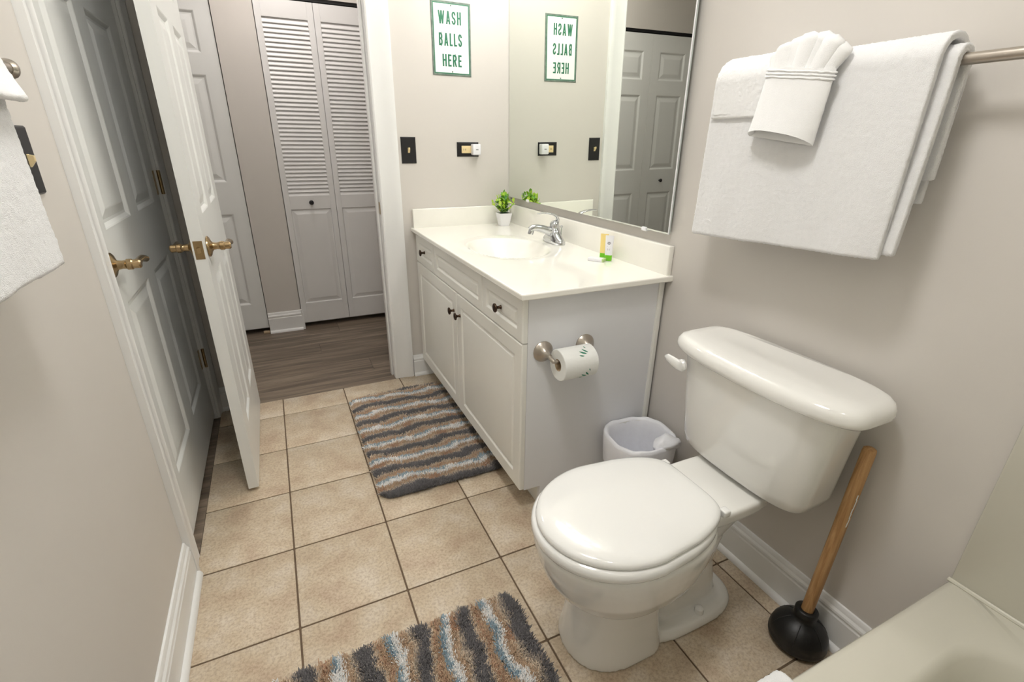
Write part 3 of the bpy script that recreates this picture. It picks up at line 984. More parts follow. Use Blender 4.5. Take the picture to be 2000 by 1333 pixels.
HT = SZ1 - SZ0
TK = 0.0070
for word, u0, u1, v0, v1 in (('WASH', 0.17, 0.815, 0.128, 0.302), ('BALLS', 0.175, 0.85, 0.42, 0.592), ('HERE', 0.25, 0.81, 0.705, 0.873)):
    gap = 0.0105
    W_ = (u1 - u0) * (SX1 - SX0) - gap * (len(word) - 1)
    unit = W_ / sum(GLYPH[c][0] for c in word)
    x = SX0 + u0 * (SX1 - SX0)
    zb, zt = SZ1 - v1 * HT, SZ1 - v0 * HT
    for ch in word:
        w = GLYPH[ch][0] * unit
        mb = MB()
        for k, st in enumerate(GLYPH[ch][1]):
            pts = [(x + TK / 2 + p[0] * max(w - TK, 0.004), zb + TK / 2 + p[1] * (zt - zb - TK)) for p in st]
            yy = YF - 0.0042 - 0.00012 * k
            if len(st) == 2 and st[0][0] != st[1][0] and st[0][1] != st[1][1]:
                # slanting stroke, cut level at its ends
                h = TK * 0.5
                q = [(p[0], zb + s_[1] * (zt - zb)) for p, s_ in zip(pts, st)]
                mb.add([(q[0][0] - h, yy, q[0][1]), (q[0][0] + h, yy, q[0][1]), (q[1][0] + h, yy, q[1][1]), (q[1][0] - h, yy, q[1][1])], [(0, 1, 2, 3)])
            else:
                stroke(mb, pts, TK, yy)
        obj('letter', mb, SIGNG, sg, smooth=False, fix=False)
        x += w + gap * 0.62

# ---- switch, outlet and charger on the far wall
def plate(name, x0, x1, z0, z1, label, cat):
    t = thing(name, ((x0 + x1) / 2, YF, z0), label, cat)
    fn = lambda u, v, n: (u, YF - 0.0004 - n, v)
    obj('cover_plate', MB().rects(fn, x0, x1, z0, z1, [(0, 0), (0, 0.002), (0.003, 0.0052), (0.006, 0.0057)]), BLACKP, t, smooth=False)
    return t


def screw(t, x, z, m=BLACKM):
    obj('screw', MB().lathe((x, YF - 0.0058, z), (0, -1, 0), [(0.0034, 0), (0.0032, 0.0008), (0.001, 0.001)], 12), m, t)


sw = plate('light_switch', 0.704, 0.775, 1.119, 1.237, 'black light switch plate with an almond toggle beside the doorway', 'switch')
obj('toggle', MB().loft([[(0.7395 + sx * a, YF - 0.0055 - d, z + s2 * b) for sx, s2 in ((-1, -1), (1, -1), (1, 1), (-1, 1))] for a, b, d, z in ((0.0055, 0.012, 0, 1.178), (0.005, 0.0105, 0.001, 1.178), (0.0038, 0.0045, 0.013, 1.186))]), BEIGEP, sw, smooth=False)
screw(sw, 0.7395, 1.208); screw(sw, 0.7395, 1.148)
ou = plate('wall_outlet', 0.982, 1.0955, 1.1495, 1.2165, 'black outlet plate with an almond receptacle mounted sideways', 'outlet')
obj('receptacle', MB().box(1.0045, 1.073, YF - 0.0085, YF - 0.005, 1.1655, 1.2, 0.0015, 2), BEIGEP, ou)
for xx in (1.0155, 1.0205):
    obj('slot', MB().box(xx - 0.001 + (0.004 if xx > 1.02 else 0), xx + 0.001 + (0.004 if xx > 1.02 else 0), YF - 0.0088, YF - 0.007, 1.178, 1.187), BLACKP, ou, smooth=False)
screw(ou, 0.9905, 1.183)
chg = thing('charger_plug', (1.078, YF - 0.008, 1.15), 'white cube charger plugged into the black outlet', 'charger')
obj('housing', MB().box(1.0515, 1.0935, YF - 0.044, YF - 0.0087, 1.1575, 1.2085, 0.005, 3), WPLAST, chg)
obj('port', MB().box(1.066, 1.079, YF - 0.0444, YF - 0.0436, 1.1805, 1.1855), GREYINK, chg, smooth=False)

# ================================================================== TOILET PAPER
hy = CY0
hd = thing('toilet_paper_holder', (0.90, hy, 0.60), 'brushed nickel toilet paper holder on the side of the vanity', 'holder')
RXL, RXR, RY, RZ = 0.836, 0.955, hy - 0.066, 0.600
for i, xx in enumerate((0.819, 0.974)):
    p = obj('post', MB().lathe((xx, hy - 0.0005, 0.612), (0, -1, 0), [(0.034, 0), (0.0345, 0.003), (0.032, 0.007), (0.024, 0.013), (0.014, 0.021), (0.009, 0.032), (0.007, 0.045)], 28), NICKEL, hd)
    sgn = 1 if i == 0 else -1
    obj('post_arm', MB().tube([(xx, hy - 0.04, 0.612), (xx, hy - 0.052, 0.608), (xx + sgn * 0.003, RY, RZ + 0.002), (xx + sgn * 0.014, RY, RZ)], [0.007, 0.0068, 0.0072, 0.006], 12), NICKEL, p)
obj('roller', MB().tube([(0.826, RY, RZ), (0.968, RY, RZ)], 0.0055, 12), NICKEL, hd)
rl = thing('toilet_paper_roll', (0.895, RY, RZ - 0.05), 'white toilet paper roll with small green prints on the nickel holder', 'toilet paper')
rr = 0.05
RC = RZ - 0.012
mb = MB()
n = 64
rings = []
for xx, rad in ((RXL + 0.001, 0.0195), (RXL + 0.0004, rr - 0.006), (RXL, rr - 0.002), (RXL + 0.0015, rr), (RXR - 0.0015, rr), (RXR, rr - 0.002), (RXR - 0.0004, rr - 0.006), (RXR - 0.001, 0.0195)):
    rings.append([(xx, RY + rad * (1 + 0.012 * math.sin(5 * a + 1)) * math.cos(a), RC + rad * (1 + 0.012 * math.sin(5 * a + 1)) * math.sin(a)) for a in [2 * PI * k / n for k in range(n)]])
mb.loft(rings, False, False)
obj('paper', mb, PAPER, rl)
obj('core', MB().loft([[(xx, RY + r * math.cos(a), RC + r * math.sin(a)) for a in [2 * PI * k / 32 for k in range(32)]] for xx, r in ((RXL + 0.001, 0.0195), (RXL + 0.0015, 0.018), (RXR - 0.0015, 0.018), (RXR - 0.001, 0.0195))], False, False), KRAFT, rl)
# green feather prints: two small leaf shapes twice around the paper
for ang in (2.05, 3.62):
    mb = MB()
    for k, (du, dv, L, tilt, wd) in enumerate(((0.002, 0.1, 0.026, 0.5, 0.0046), (0.012, -0.02, 0.023, 0.8, 0.004), (-0.006, 0.3, 0.017, 0.3, 0.0032), (0.018, -0.3, 0.011, 1.2, 0.0026))):
        cx_, ca = 0.905 + du, ang + dv
        o2 = []
        for i in range(9):
            s = i / 8 - 0.5
            o2.append((s, (0.25 - s * s) * 4))
        out = [(s * L, w * wd) for s, w in o2] + [(s * L, -w * wd * 0.3) for s, w in reversed(o2)]
        vv = []
        for a, b in out:
            uu = cx_ + a * math.cos(tilt) - b * math.sin(tilt)
            aa = ca + (a * math.sin(tilt) + b * math.cos(tilt)) / rr
            q = (rr * (1 + 0.012 * math.sin(5 * aa + 1)) + 0.0007)
            vv.append((uu, RY + q * math.cos(aa), RC + q * math.sin(aa)))
        mb.add(vv, [tuple(range(len(vv)))])
    obj('green_print', mb, GREENINK, rl, fix=False)

# ================================================================== TOILET
TY = -1.868
to = thing('toilet', (0.95, TY, 0), 'white two piece toilet with round closed lid', 'toilet')


def outline(xf, xc, xb, hw, z, nb=2.8, k=64, nf=2.0, tap=0.0):
    """toilet seat outline: elliptical front, squarer back"""
    out = []
    for i in range(k):
        t = 2 * PI * i / k
        c, s = math.cos(t), math.sin(t)
        n = nb if c > 0 else nf
        a = (xb - xc) if c > 0 else (xc - xf)
        cx_ = math.copysign(abs(c) ** (2 / n), c)
        out.append((xc + a * cx_, TY + hw * (1 - tap * max(cx_, 0) ** 1.7) * math.copysign(abs(s) ** (2 / n), s), z))
    return out


mb = MB()
mb.loft([outline(0.700, 0.80, 0.93, 0.070, 0.150), outline(0.665, 0.78, 0.95, 0.098, 0.168), outline(0.632, 0.77, 0.96, 0.124, 0.192),
         outline(0.600, 0.765, 0.98, 0.146, 0.225), outline(0.576, 0.76, 0.99, 0.160, 0.265), outline(0.560, 0.76, 1.0, 0.169, 0.31),
         outline(0.552, 0.76, 1.0, 0.174, 0.34), outline(0.549, 0.76, 1.0, 0.176, 0.362), outline(0.553, 0.76, 0.998, 0.173, 0.373)])
# pedestal
def ped(x0, x1, hw, z, n=3.0):
    return outline(x0, x0 + 0.14, x1, hw, z, 5.0, 64, 2.3)
mb.loft([ped(0.634, 0.875, 0.115, 0.0), ped(0.635, 0.875, 0.1145, 0.012), ped(0.642, 0.868, 0.107, 0.06), ped(0.650, 0.862, 0.101, 0.12), ped(0.655, 0.86, 0.098, 0.2)])
# rear foot with the bolt ledges, trapway stem and the deck under the tank
mb.loft([sup(0.985, TY, 0.0, 0.178, 0.108, 2.9, 56), sup(0.985, TY, 0.014, 0.178, 0.108, 2.9, 56), sup(0.985, TY, 0.026, 0.172, 0.101, 2.9, 56), sup(0.985, TY, 0.031, 0.16, 0.09, 2.9, 56)])
mb.loft([sup(1.0, TY, 0.02, 0.125, 0.062, 3, 40), sup(0.99, TY, 0.16, 0.10, 0.058, 3, 40), sup(1.0, TY, 0.26, 0.11, 0.066, 3, 40), sup(1.03, TY, 0.335, 0.14, 0.085, 3, 40), sup(1.06, TY, 0.385, 0.14, 0.1, 3.4, 40)])
mb.loft([sup(1.05, TY, 0.345, 0.12, 0.100, 4, 48), sup(1.055, TY, 0.36, 0.14, 0.110, 4, 48), sup(1.055, TY, 0.386, 0.142, 0.112, 4, 48), sup(1.055, TY, 0.392, 0.137, 0.107, 4, 48)])
bowl = obj('bowl', mb, CERAMIC, to, angle=80)
md = bowl.modifiers.new('remesh', 'REMESH')
md.mode = 'VOXEL'
md.voxel_size = 0.0045
md.use_smooth_shade = True
ms = bowl.modifiers.new('smooth', 'SMOOTH')
ms.factor = 0.5
ms.iterations = 7
for yy in (TY - 0.082, TY + 0.082):
    obj('bolt_cap', MB().lathe((1.012, yy, 0.026), (0, 0, 1), [(0.0125, 0), (0.0125, 0.012), (0.0115, 0.018), (0.007, 0.022), (0.001, 0.023)], 20), SEATM, to)
# seat and lid
sl = MB().loft([*[outline(a, 0.75, b, w, z, 5, 72, 2.0, 0.24) for a, b, w, z in ((0.556, 0.975, 0.170, 0.3755), (0.548, 0.978, 0.178, 0.3775), (0.544, 0.98, 0.182, 0.386), (0.545, 0.98, 0.181, 0.399), (0.551, 0.976, 0.175, 0.4055))]])
obj('seat', sl, SEATM, to, angle=70)
mb = MB()
rg = []
for e, h in ((0.006, 0.4075), (0.001, 0.4085), (0.0, 0.412), (0.0015, 0.4175), (0.005, 0.4215), (0.012, 0.4248), (0.03, 0.4282), (0.07, 0.4302), (0.12, 0.4312), (0.16, 0.4314)):
    q = e
    rg.append(outline(0.554 + q * 1.1, 0.755, 0.992 - q, 0.1735 - q, h, 5.5, 72, 2.0, 0.26))
obj('seat_lid', MB().loft(rg), SEATM, to, angle=80)
for yy in (TY - 0.105, TY + 0.105):
    obj('hinge', MB().box(0.985, 1.006, yy - 0.011, yy + 0.011, 0.3915, 0.409, 0.004, 3), SEATM, to)
# tank: flat back, bowed front, tapering downwards
def tank_ring(x0, hw, z, bow, xb=XR - 0.022, r=5.0, k=72, dy=0.0):
    out = []
    xc, a = (x0 + xb) / 2, (xb - x0) / 2
    for i in range(k):
        t = 2 * PI * i / k
        c, s = math.cos(t), math.sin(t)
        x = a * math.copysign(abs(c) ** (2 / r), c)
        y = hw * math.copysign(abs(s) ** (2 / r), s)
        if c < 0:
            x -= bow * (1 - (y / hw) ** 2) * min(1, abs(x) / a)
        out.append((xc + x, TKY + dy + y, z))
    return out


TKY = TY - 0.006
mb = MB().loft([tank_ring(1.145, 0.160, 0.3935, 0.006), tank_ring(1.127, 0.178, 0.398, 0.01), tank_ring(1.116, 0.188, 0.412, 0.014), tank_ring(1.112, 0.198, 0.44, 0.017),
                tank_ring(1.106, 0.205, 0.52, 0.02), tank_ring(1.102, 0.214, 0.61, 0.022), tank_ring(1.10, 0.226, 0.693, 0.024)])
obj('tank', mb, CERAMIC, to, angle=60)
mb = MB().loft([tank_ring(1.099, 0.245, 0.6895, 0.024, dy=-0.009), tank_ring(1.088, 0.257, 0.691, 0.027, dy=-0.009), tank_ring(1.0835, 0.262, 0.697, 0.028, dy=-0.009), tank_ring(1.083, 0.263, 0.706, 0.028, dy=-0.009),
                tank_ring(1.085, 0.261, 0.717, 0.028, dy=-0.009), tank_ring(1.092, 0.254, 0.7275, 0.027, dy=-0.009), tank_ring(1.106, 0.24, 0.7335, 0.024, dy=-0.009), tank_ring(1.13, 0.216, 0.7355, 0.02, dy=-0.009), tank_ring(1.16, 0.166, 0.736, 0.01, dy=-0.009)])
obj('tank_lid', mb, CERAMIC, to, angle=75)
hnd = obj('flush_handle', MB().lathe((1.088, TY + 0.184, 0.652), (-1, 0.15, 0), [(0.0165, 0), (0.017, 0.006), (0.014, 0.011), (0.006, 0.014)], 22), SEATM, to)
path = [(1.080, TY + 0.176, 0.650), (1.074, TY + 0.188, 0.652), (1.070, TY + 0.206, 0.657), (1.068, TY + 0.224, 0.661), (1.067, TY + 0.234, 0.662)]
mb = MB()
rings = []
for (a, b, c), h, d in zip(path, (0.014, 0.0155, 0.0145, 0.012, 0.005), (0.008, 0.0085, 0.008, 0.0065, 0.003)):
    rings.append([(a + d * math.cos(q), b, c + h * math.sin(q)) for q in [2 * PI * k / 16 for k in range(16)]])
obj('lever', mb.loft(rings), SEATM, hnd, angle=70)

# ================================================================== WASTE BIN AND LINER
BX, BY = 1.150, -1.482
bn = thing('waste_bin', (BX, BY, 0), 'white oval waste bin between vanity and toilet', 'waste bin')
BA, BB = 0.112, 0.108
prof = [(0.70, 0.0), (0.72, 0.004), (0.93, 0.27), (0.97, 0.273), (0.97, 0.281), (0.90, 0.281), (0.70, 0.012), (0.3, 0.01)]
obj('body', MB().loft([sup(BX, BY, z + 0.0005, BA * s, BB * s, 2.6, 48) for s, z in prof]), BINM, bn)
ln = thing('bin_liner', (BX, BY, 0.02), 'translucent white plastic bag lining the waste bin', 'bin liner')
rings = []
kk = 96
for s, z, wob in ((0.99, 0.175, 0.10), (1.01, 0.215, 0.07), (1.03, 0.25, 0.04), (1.04, 0.279, 0.025), (1.02, 0.291, 0.02), (0.965, 0.293, 0.02), (0.90, 0.283, 0.03), (0.86, 0.25, 0.06), (0.80, 0.17, 0.08), (0.70, 0.11, 0.12), (0.5, 0.07, 0.18), (0.2, 0.055, 0.1)):
    r = []
    for i in range(kk):
        t = 2 * PI * i / kk
        w = wob * 0.2 * (0.5 * math.sin(9 * t + z * 40) + 0.3 * math.sin(17 * t + 1.3 + z * 25) + 0.4 * math.sin(5 * t + 2))
        c, q = math.cos(t), math.sin(t)
        lift = 0.003 * math.sin(3 * t + 1) + 0.0015 * math.sin(11 * t) if 0.2 < z else 0
        if s < 1.0:
            w = -abs(w)
        else:
            w = abs(w)
        r.append((BX + BA * (s + w) * math.copysign(abs(c) ** (2 / 2.6), c), BY + BB * (s + w) * math.copysign(abs(q) ** (2 / 2.6), q), z + lift))
    rings.append(r)
obj('bag', MB().loft(rings, False, True), LINER, ln, angle=80)
# bunched flap of the bag on the side towards the toilet
rings = []
for i in range(9):
    s = i / 8
    cx_, cy_, cz_ = BX - 0.01 + 0.105 * s, BY - 0.088 + 0.004 * math.sin(6 * s), 0.287 + 0.012 * math.sin(PI * s)
    ra = 0.012 + 0.028 * math.sin(PI * s) ** 0.8
    rings.append([(cx_, cy_ + ra * (1 + 0.15 * math.sin(4 * a + 5 * s)) * math.cos(a) * 0.75, cz_ + ra * (0.8 + 0.18 * math.sin(3 * a + 9 * s)) * math.sin(a) * 0.75) for a in [2 * PI * k / 20 for k in range(20)]])
obj('bunched_flap', MB().loft(rings), LINER, ln, angle=80)

# ================================================================== PLUNGER
pb = Vector((1.206, -2.106, 0.0))
ax = Vector((0.075, -0.002, 1)).normalized()
pg = thing('plunger', pb, 'black rubber plunger with a wooden handle leaning behind the toilet', 'plunger')
base = pb + Vector((0, 0, 0.004))
obj('cup', MB().lathe(base, ax, [(0.052, 0.0), (0.064, 0.001), (0.0695, 0.008), (0.0705, 0.016), (0.0685, 0.022), (0.070, 0.026), (0.066, 0.042), (0.056, 0.058), (0.042, 0.07), (0.030, 0.077), (0.0275, 0.082), (0.0262, 0.086), (0.0275, 0.09), (0.0275, 0.106), (0.025, 0.109), (0.016, 0.109), (0.015, 0.10)], 44), RUBBER, pg, angle=60)
mb = MB()
for k in range(6):
    a = 2 * PI * k / 6 + 0.4
    e1 = ax.cross(Vector((0, 1, 0))).normalized()
    e2 = ax.cross(e1)
    d = e1 * math.cos(a) + e2 * math.sin(a)
    mb = MB()
    mb.tube([base + ax * h + d * (r - 0.0004) for r, h in ((0.0685, 0.028), (0.066, 0.042), (0.056, 0.058), (0.042, 0.07), (0.032, 0.076))], 0.0012, 6)
    obj('cup_rib', mb, RUBBER, pg)
st_ = obj('handle', MB().lathe(base, ax, [(0.0125, 0.098), (0.0145, 0.105), (0.0145, 0.40), (0.0142, 0.585), (0.013, 0.592), (0.009, 0.595), (0.001, 0.596)], 24), STICK, pg)
mb = MB()
for k in range(7):
    h0 = 0.385 + k * 0.013
    a0 = -2.0 + 0.06 * math.sin(k * 1.7)
    e1 = ax.cross(Vector((0, 1, 0))).normalized(); e2 = ax.cross(e1)
    P = lambda a, h: base + ax * h + (Vector((math.cos(a), math.sin(a), 0))) * 0.0149
    mb.add([P(a0, h0), P(a0 + 0.22, h0), P(a0 + 0.25, h0 + 0.014), P(a0 + 0.02, h0 + 0.014)], [(0, 1, 2, 3)])
obj('torn_sticker', mb, PAPER, st_, fix=False)

# ================================================================== TOWELS
def drape(y0, y1, xb, zb, sx, R, th, zf, zk, bulge=0.0, seed=0, step=0.0035, fuzz=0.00045, sag=0.0, wave=0.004, skew=0.0):
    """a folded cloth over a bar along y; sx = -1 hangs its front towards -x, +1 towards +x"""
    rng = np.random.default_rng(seed)
    path = []
    nf = max(4, int((zb - zf) / step))
    for i in range(nf + 1):
        z = zf + (zb - zf) * i / nf
        q = (zb - z) / max(zb - zf, 1e-6)
        path.append((sx * (R + bulge * q ** 1.3), z))
    na = max(6, int(PI * R / step))
    for i in range(1, na):
        a = PI * i / na
        path.append((sx * R * math.cos(a), zb + R * math.sin(a)))
    nk = max(3, int((zb - zk) / step))
    for i in range(nk + 1):
        path.append((-sx * R, zb - (zb - zk) * i / nk))
    path = np.array(path)
    tan = np.gradient(path, axis=0)
    tan /= np.linalg.norm(tan, axis=1)[:, None] + 1e-9
    nrm = np.stack([-tan[:, 1], tan[:, 0]], 1) * (-sx) * -1
    # outside is away from the bar
    outer = path + nrm * th / 2
    inner = path - nrm * th / 2
    mid = path[nf + na // 2]
    if (outer[nf + na // 2][1] < inner[nf + na // 2][1]):
        outer, inner = inner, outer
    def cap(pa, pb_, tdir):
        c = (pa + pb_) / 2
        r = (pa - pb_) / 2
        out = []
        for k in range(1, 5):
            a = PI * k / 5
            out.append(c + r * math.cos(a) + tdir * np.linalg.norm(r) * math.sin(a))
        return np.array(out)
    ring = np.concatenate([outer, cap(outer[-1], inner[-1], tan[-1]), inner[::-1], cap(inner[0], outer[0], -tan[0])])
    m = len(ring)
    # ring normals
    tg = np.roll(ring, -1, 0) - np.roll(ring, 1, 0)
    tg /= np.linalg.norm(tg, axis=1)[:, None] + 1e-9
    rn = np.stack([tg[:, 1], -tg[:, 0]], 1)
    cen = ring.mean(0)
    if (rn * (ring - cen)).sum() < 0:
        rn = -rn
    ny_ = max(4, int((y1 - y0) / step))
    verts = np.zeros((ny_ + 3, m, 3))
    for j in range(-1, ny_ + 2):
        jj = min(max(j, 0), ny_)
        s = jj / ny_
        y = y0 + (y1 - y0) * s
        edge = min(s, 1 - s) * (y1 - y0)
        shrink = -0.35 * th if j in (-1, ny_ + 1) else (-0.0012 if jj in (0, ny_) else 0)
        disp = rng.normal(0, fuzz, m) + shrink
        q = np.clip((zb - ring[:, 1]) / max(zb - zf, 1e-6), 0, 1)
        low = wave * q * (np.sin(y * 23 + seed) + 0.6 * np.sin(y * 51 + 2 * seed + ring[:, 1] * 9))
        side = (ring[:, 0] * sx > 0)
        xx = ring[:, 0] + rn[:, 0] * disp + sx * low * side
        zz = ring[:, 1] + rn[:, 1] * disp - sag * q * math.sin(PI * s) + skew * q * (s - 0.5)
        yv = y + (rng.normal(0, fuzz * 0.8, m) if j in (-1, ny_ + 1) else 0)
        verts[j + 1, :, 0] = xb + xx
        verts[j + 1, :, 1] = yv
        verts[j + 1, :, 2] = zz
    return MB().loft([list(map(tuple, r)) for r in verts])


def towel_bar(x, xw, z, y0, y1, label):
    t = thing('towel_bar', ((x + xw) / 2, (y0 + y1) / 2, z - 0.03), label, 'towel bar')
    n = 1 if x > xw else -1
    obj('rail', MB().tube([(x, y0, z), (x, y1, z)], 0.0095, 18), NICKEL, t)
    for yy in (y0, y1):
        p = obj('post', MB().lathe((xw + n * 0.0004, yy, z), (n, 0, 0), [(0.026, 0), (0.0265, 0.004), (0.023, 0.009), (0.014, 0.014), (0.010, 0.022), (0.0095, abs(x - xw) - 0.004)], 26), NICKEL, t)
        d = -1 if yy == min(y0, y1) else 1
        obj('finial', MB().lathe((x, yy - d * 0.004, z), (0, d, 0), [(0.0105, 0), (0.0135, 0.006), (0.0145, 0.013), (0.012, 0.02), (0.006, 0.024), (0.001, 0.025)], 20), NICKEL, p)
    return t


BARX, BARZ = 1.215, 1.362
towel_bar(BARX, XR, BARZ, -2.225, -1.553, 'brushed nickel towel bar on the wall above the toilet')
tw = thing('bath_towel', (BARX, -1.81, 1.0), 'thick folded white bath towel over the bar above the toilet', 'towel')
obj('outer_ply', drape(-2.052, -1.566, BARX, BARZ, -1, 0.0385, 0.013, 1.012, 1.118, 0.012, 3, wave=0.003, skew=-0.026), TERRY, tw, angle=90)
obj('inner_ply', drape(-2.070, -1.574, BARX, BARZ, -1, 0.0175, 0.014, 1.022, 1.165, 0.014, 5, wave=0.002, skew=-0.026), TERRY, tw, angle=90)
ht = thing('hand_towel', (BARX, -1.66, 1.28), 'folded white hand towel over the bath towel, at its mirror end', 'towel')
obj('cloth', drape(-1.762, -1.578, BARX, BARZ, -1, 0.0515, 0.011, 1.287, 1.25, -0.001, 9, fuzz=0.0007, wave=0.001), TERRYF, ht, angle=90)
obj('hem_fold', drape(-1.700, -1.586, BARX, BARZ, -1, 0.0555, 0.003, 1.292, 1.34, 0.0, 12, fuzz=0.0004, wave=0.0005), TERRYF, ht, angle=90)

# washcloth folded as a pocket with a fan standing out of it
wc = thing('folded_washcloth', (1.155, -1.80, 1.23), 'white washcloth folded into a pocket with a fan on top', 'washcloth')
N = 44
PYC, PZB = -1.806, 1.232
xf0 = BARX - 0.0515 - 0.006
TILT = 0.12


def pocket_pt(u, v, d):
    """u across (+ towards the tub), v up, d out from the towels; the pocket hangs slightly askew"""
    return (xf0 - d, PYC - (u * math.cos(TILT) + v * math.sin(TILT)) + 0.010, PZB + v * math.cos(TILT) - u * math.sin(TILT))


rings = []
for i in range(24):
    s = i / 23
    hw = 0.082 - 0.004 * s
    depth = 0.020 * (1 - s) ** 1.3 + 0.015
    r = []
    for k in range(N):
        a = 2 * PI * k / N
        c, q = math.cos(a), math.sin(a)
        u = hw * math.copysign(abs(c) ** 0.8, c)
        d = 0.008 + (depth * q if q > 0 else 0.006 * q)
        hem = 0.018 * max(q, 0) * (1 - s) ** 2
        r.append(pocket_pt(u + random.gauss(0, 0.0003), 0.140 * s + hem + random.gauss(0, 0.0004), d))
    rings.append(r)
inner = []
for i in range(1, 18):
    cc = sum((Vector(p) for p in rings[i]), Vector()) / N
    inner.append([tuple(cc.lerp(Vector(p), 0.86)) for p in rings[i]])
obj('pocket', MB().loft(list(reversed(inner)) + rings, True, True), TERRYF, wc, angle=80)
for i in (20, 21, 22):
    cc = sum((Vector(p) for p in rings[i]), Vector()) / N
    pts = [tuple(cc + (Vector(p) - cc) * 1.03) for p in rings[i]]
    obj('cuff_line', MB().tube(pts + [pts[0]], 0.0019, 6), TERRYF, wc, angle=80)
# fan: rounded pleats spreading out of the pocket
for k, (u0, an, ln, fr) in enumerate(((-0.056, -0.42, 0.066, 0.012), (-0.042, -0.28, 0.080, 0.021), (-0.022, -0.13, 0.092, 0.012), (-0.002, 0.02, 0.100, 0.023),
                                      (0.018, 0.17, 0.102, 0.012), (0.036, 0.30, 0.095, 0.022), (0.050, 0.42, 0.082, 0.010))):
    rr_ = []
    for i in range(16):
        s = i / 15
        wdt = (0.0155 + 0.0085 * s) * (math.sqrt(max(1 - max((s - 0.8) / 0.2, 0) ** 2, 0.0)) * 0.97 + 0.03)
        cu, cv = u0 + math.sin(an) * ln * s * 0.62, 0.128 + math.cos(an) * ln * s * 0.78
        dd = 0.55 * fr + 0.002 - 0.014 * s
        ring_ = []
        for j in range(18):
            a = 2 * PI * j / 18
            ring_.append(pocket_pt(cu + wdt * math.cos(a) * math.cos(an) + random.gauss(0, 0.0003), cv - wdt * math.cos(a) * math.sin(an) + random.gauss(0, 0.0003),
                                   dd + 0.62 * wdt * math.sin(a)))
        rr_.append(ring_)
    obj('pleat', MB().loft(rr_), TERRYF, wc, angle=80)

# left wall
LBX, LBZ = -0.214, 1.318
towel_bar(LBX, XL, LBZ, -2.16, -1.512, 'brushed nickel towel bar on the left wall')
t2 = thing('bath_towel', (LBX, -1.85, 1.04), 'white bath towel hanging on the left wall beside the black switch', 'towel')
obj('outer_ply', drape(-2.11, -1.652, LBX, LBZ, 1, 0.0255, 0.011, 1.05, 1.10, 0.006, 21, wave=0.002), TERRY, t2, angle=90)
obj('inner_ply', drape(-2.11, -1.640, LBX, LBZ, 1, 0.0135, 0.010, 1.056, 1.12, 0.004, 23, wave=0.002), TERRY, t2, angle=90)
t3 = thing('hand_towel', (LBX, -1.75, 1.25), 'white hand towel folded over the bath towel on the left wall', 'towel')
obj('cloth', drape(-1.98, -1.644, LBX, LBZ, 1, 0.0345, 0.012, 1.272, 1.29, 0.014, 27, fuzz=0.0004, wave=0.001), TERRYF, t3, angle=90)

# double switch on the left wall, half hidden by the towel
sl_ = thing('light_switch', (XL, -1.41, 1.12), 'black double switch plate half hidden behind the left towel', 'switch')
fnL = lambda u, v, n: (XL + 0.0004 + n, u, v)
obj('cover_plate', MB().rects(fnL, -1.468, -1.354, 1.123, 1.240, [(0, 0), (0, 0.002), (0.003, 0.0052), (0.006, 0.0057)]), BLACKP, sl_, smooth=False)
for yy in (-1.434, -1.388):
    obj('toggle', MB().loft([[(XL + 0.0055 + d, yy + sx * a, z + s2 * b) for sx, s2 in ((-1, -1), (1, -1), (1, 1), (-1, 1))] for a, b, d, z in ((0.0055, 0.012, 0, 1.182), (0.005, 0.0105, 0.001, 1.182), (0.0038, 0.0045, 0.009, 1.186))]), BEIGEP, sl_, smooth=False)

# ================================================================== RUGS
RUGCOL = {'dark': S(120, 117, 118), 'grey': S(178, 166, 154), 'brown': S(206, 178, 150), 'tan': S(226, 208, 186), 'white': S(255, 253, 250), 'blue': S(160, 182, 194), 'rust': S(196, 158, 130)}
STRIPES = [(0.0, 'dark'), (0.21, 'grey'), (0.28, 'tan'), (0.36, 'brown'), (0.50, 'white'), (0.595, 'blue'), (0.695, 'brown'), (0.80, 'rust'), (0.86, 'brown'), (0.93, 'tan'), (0.98, 'dark')]


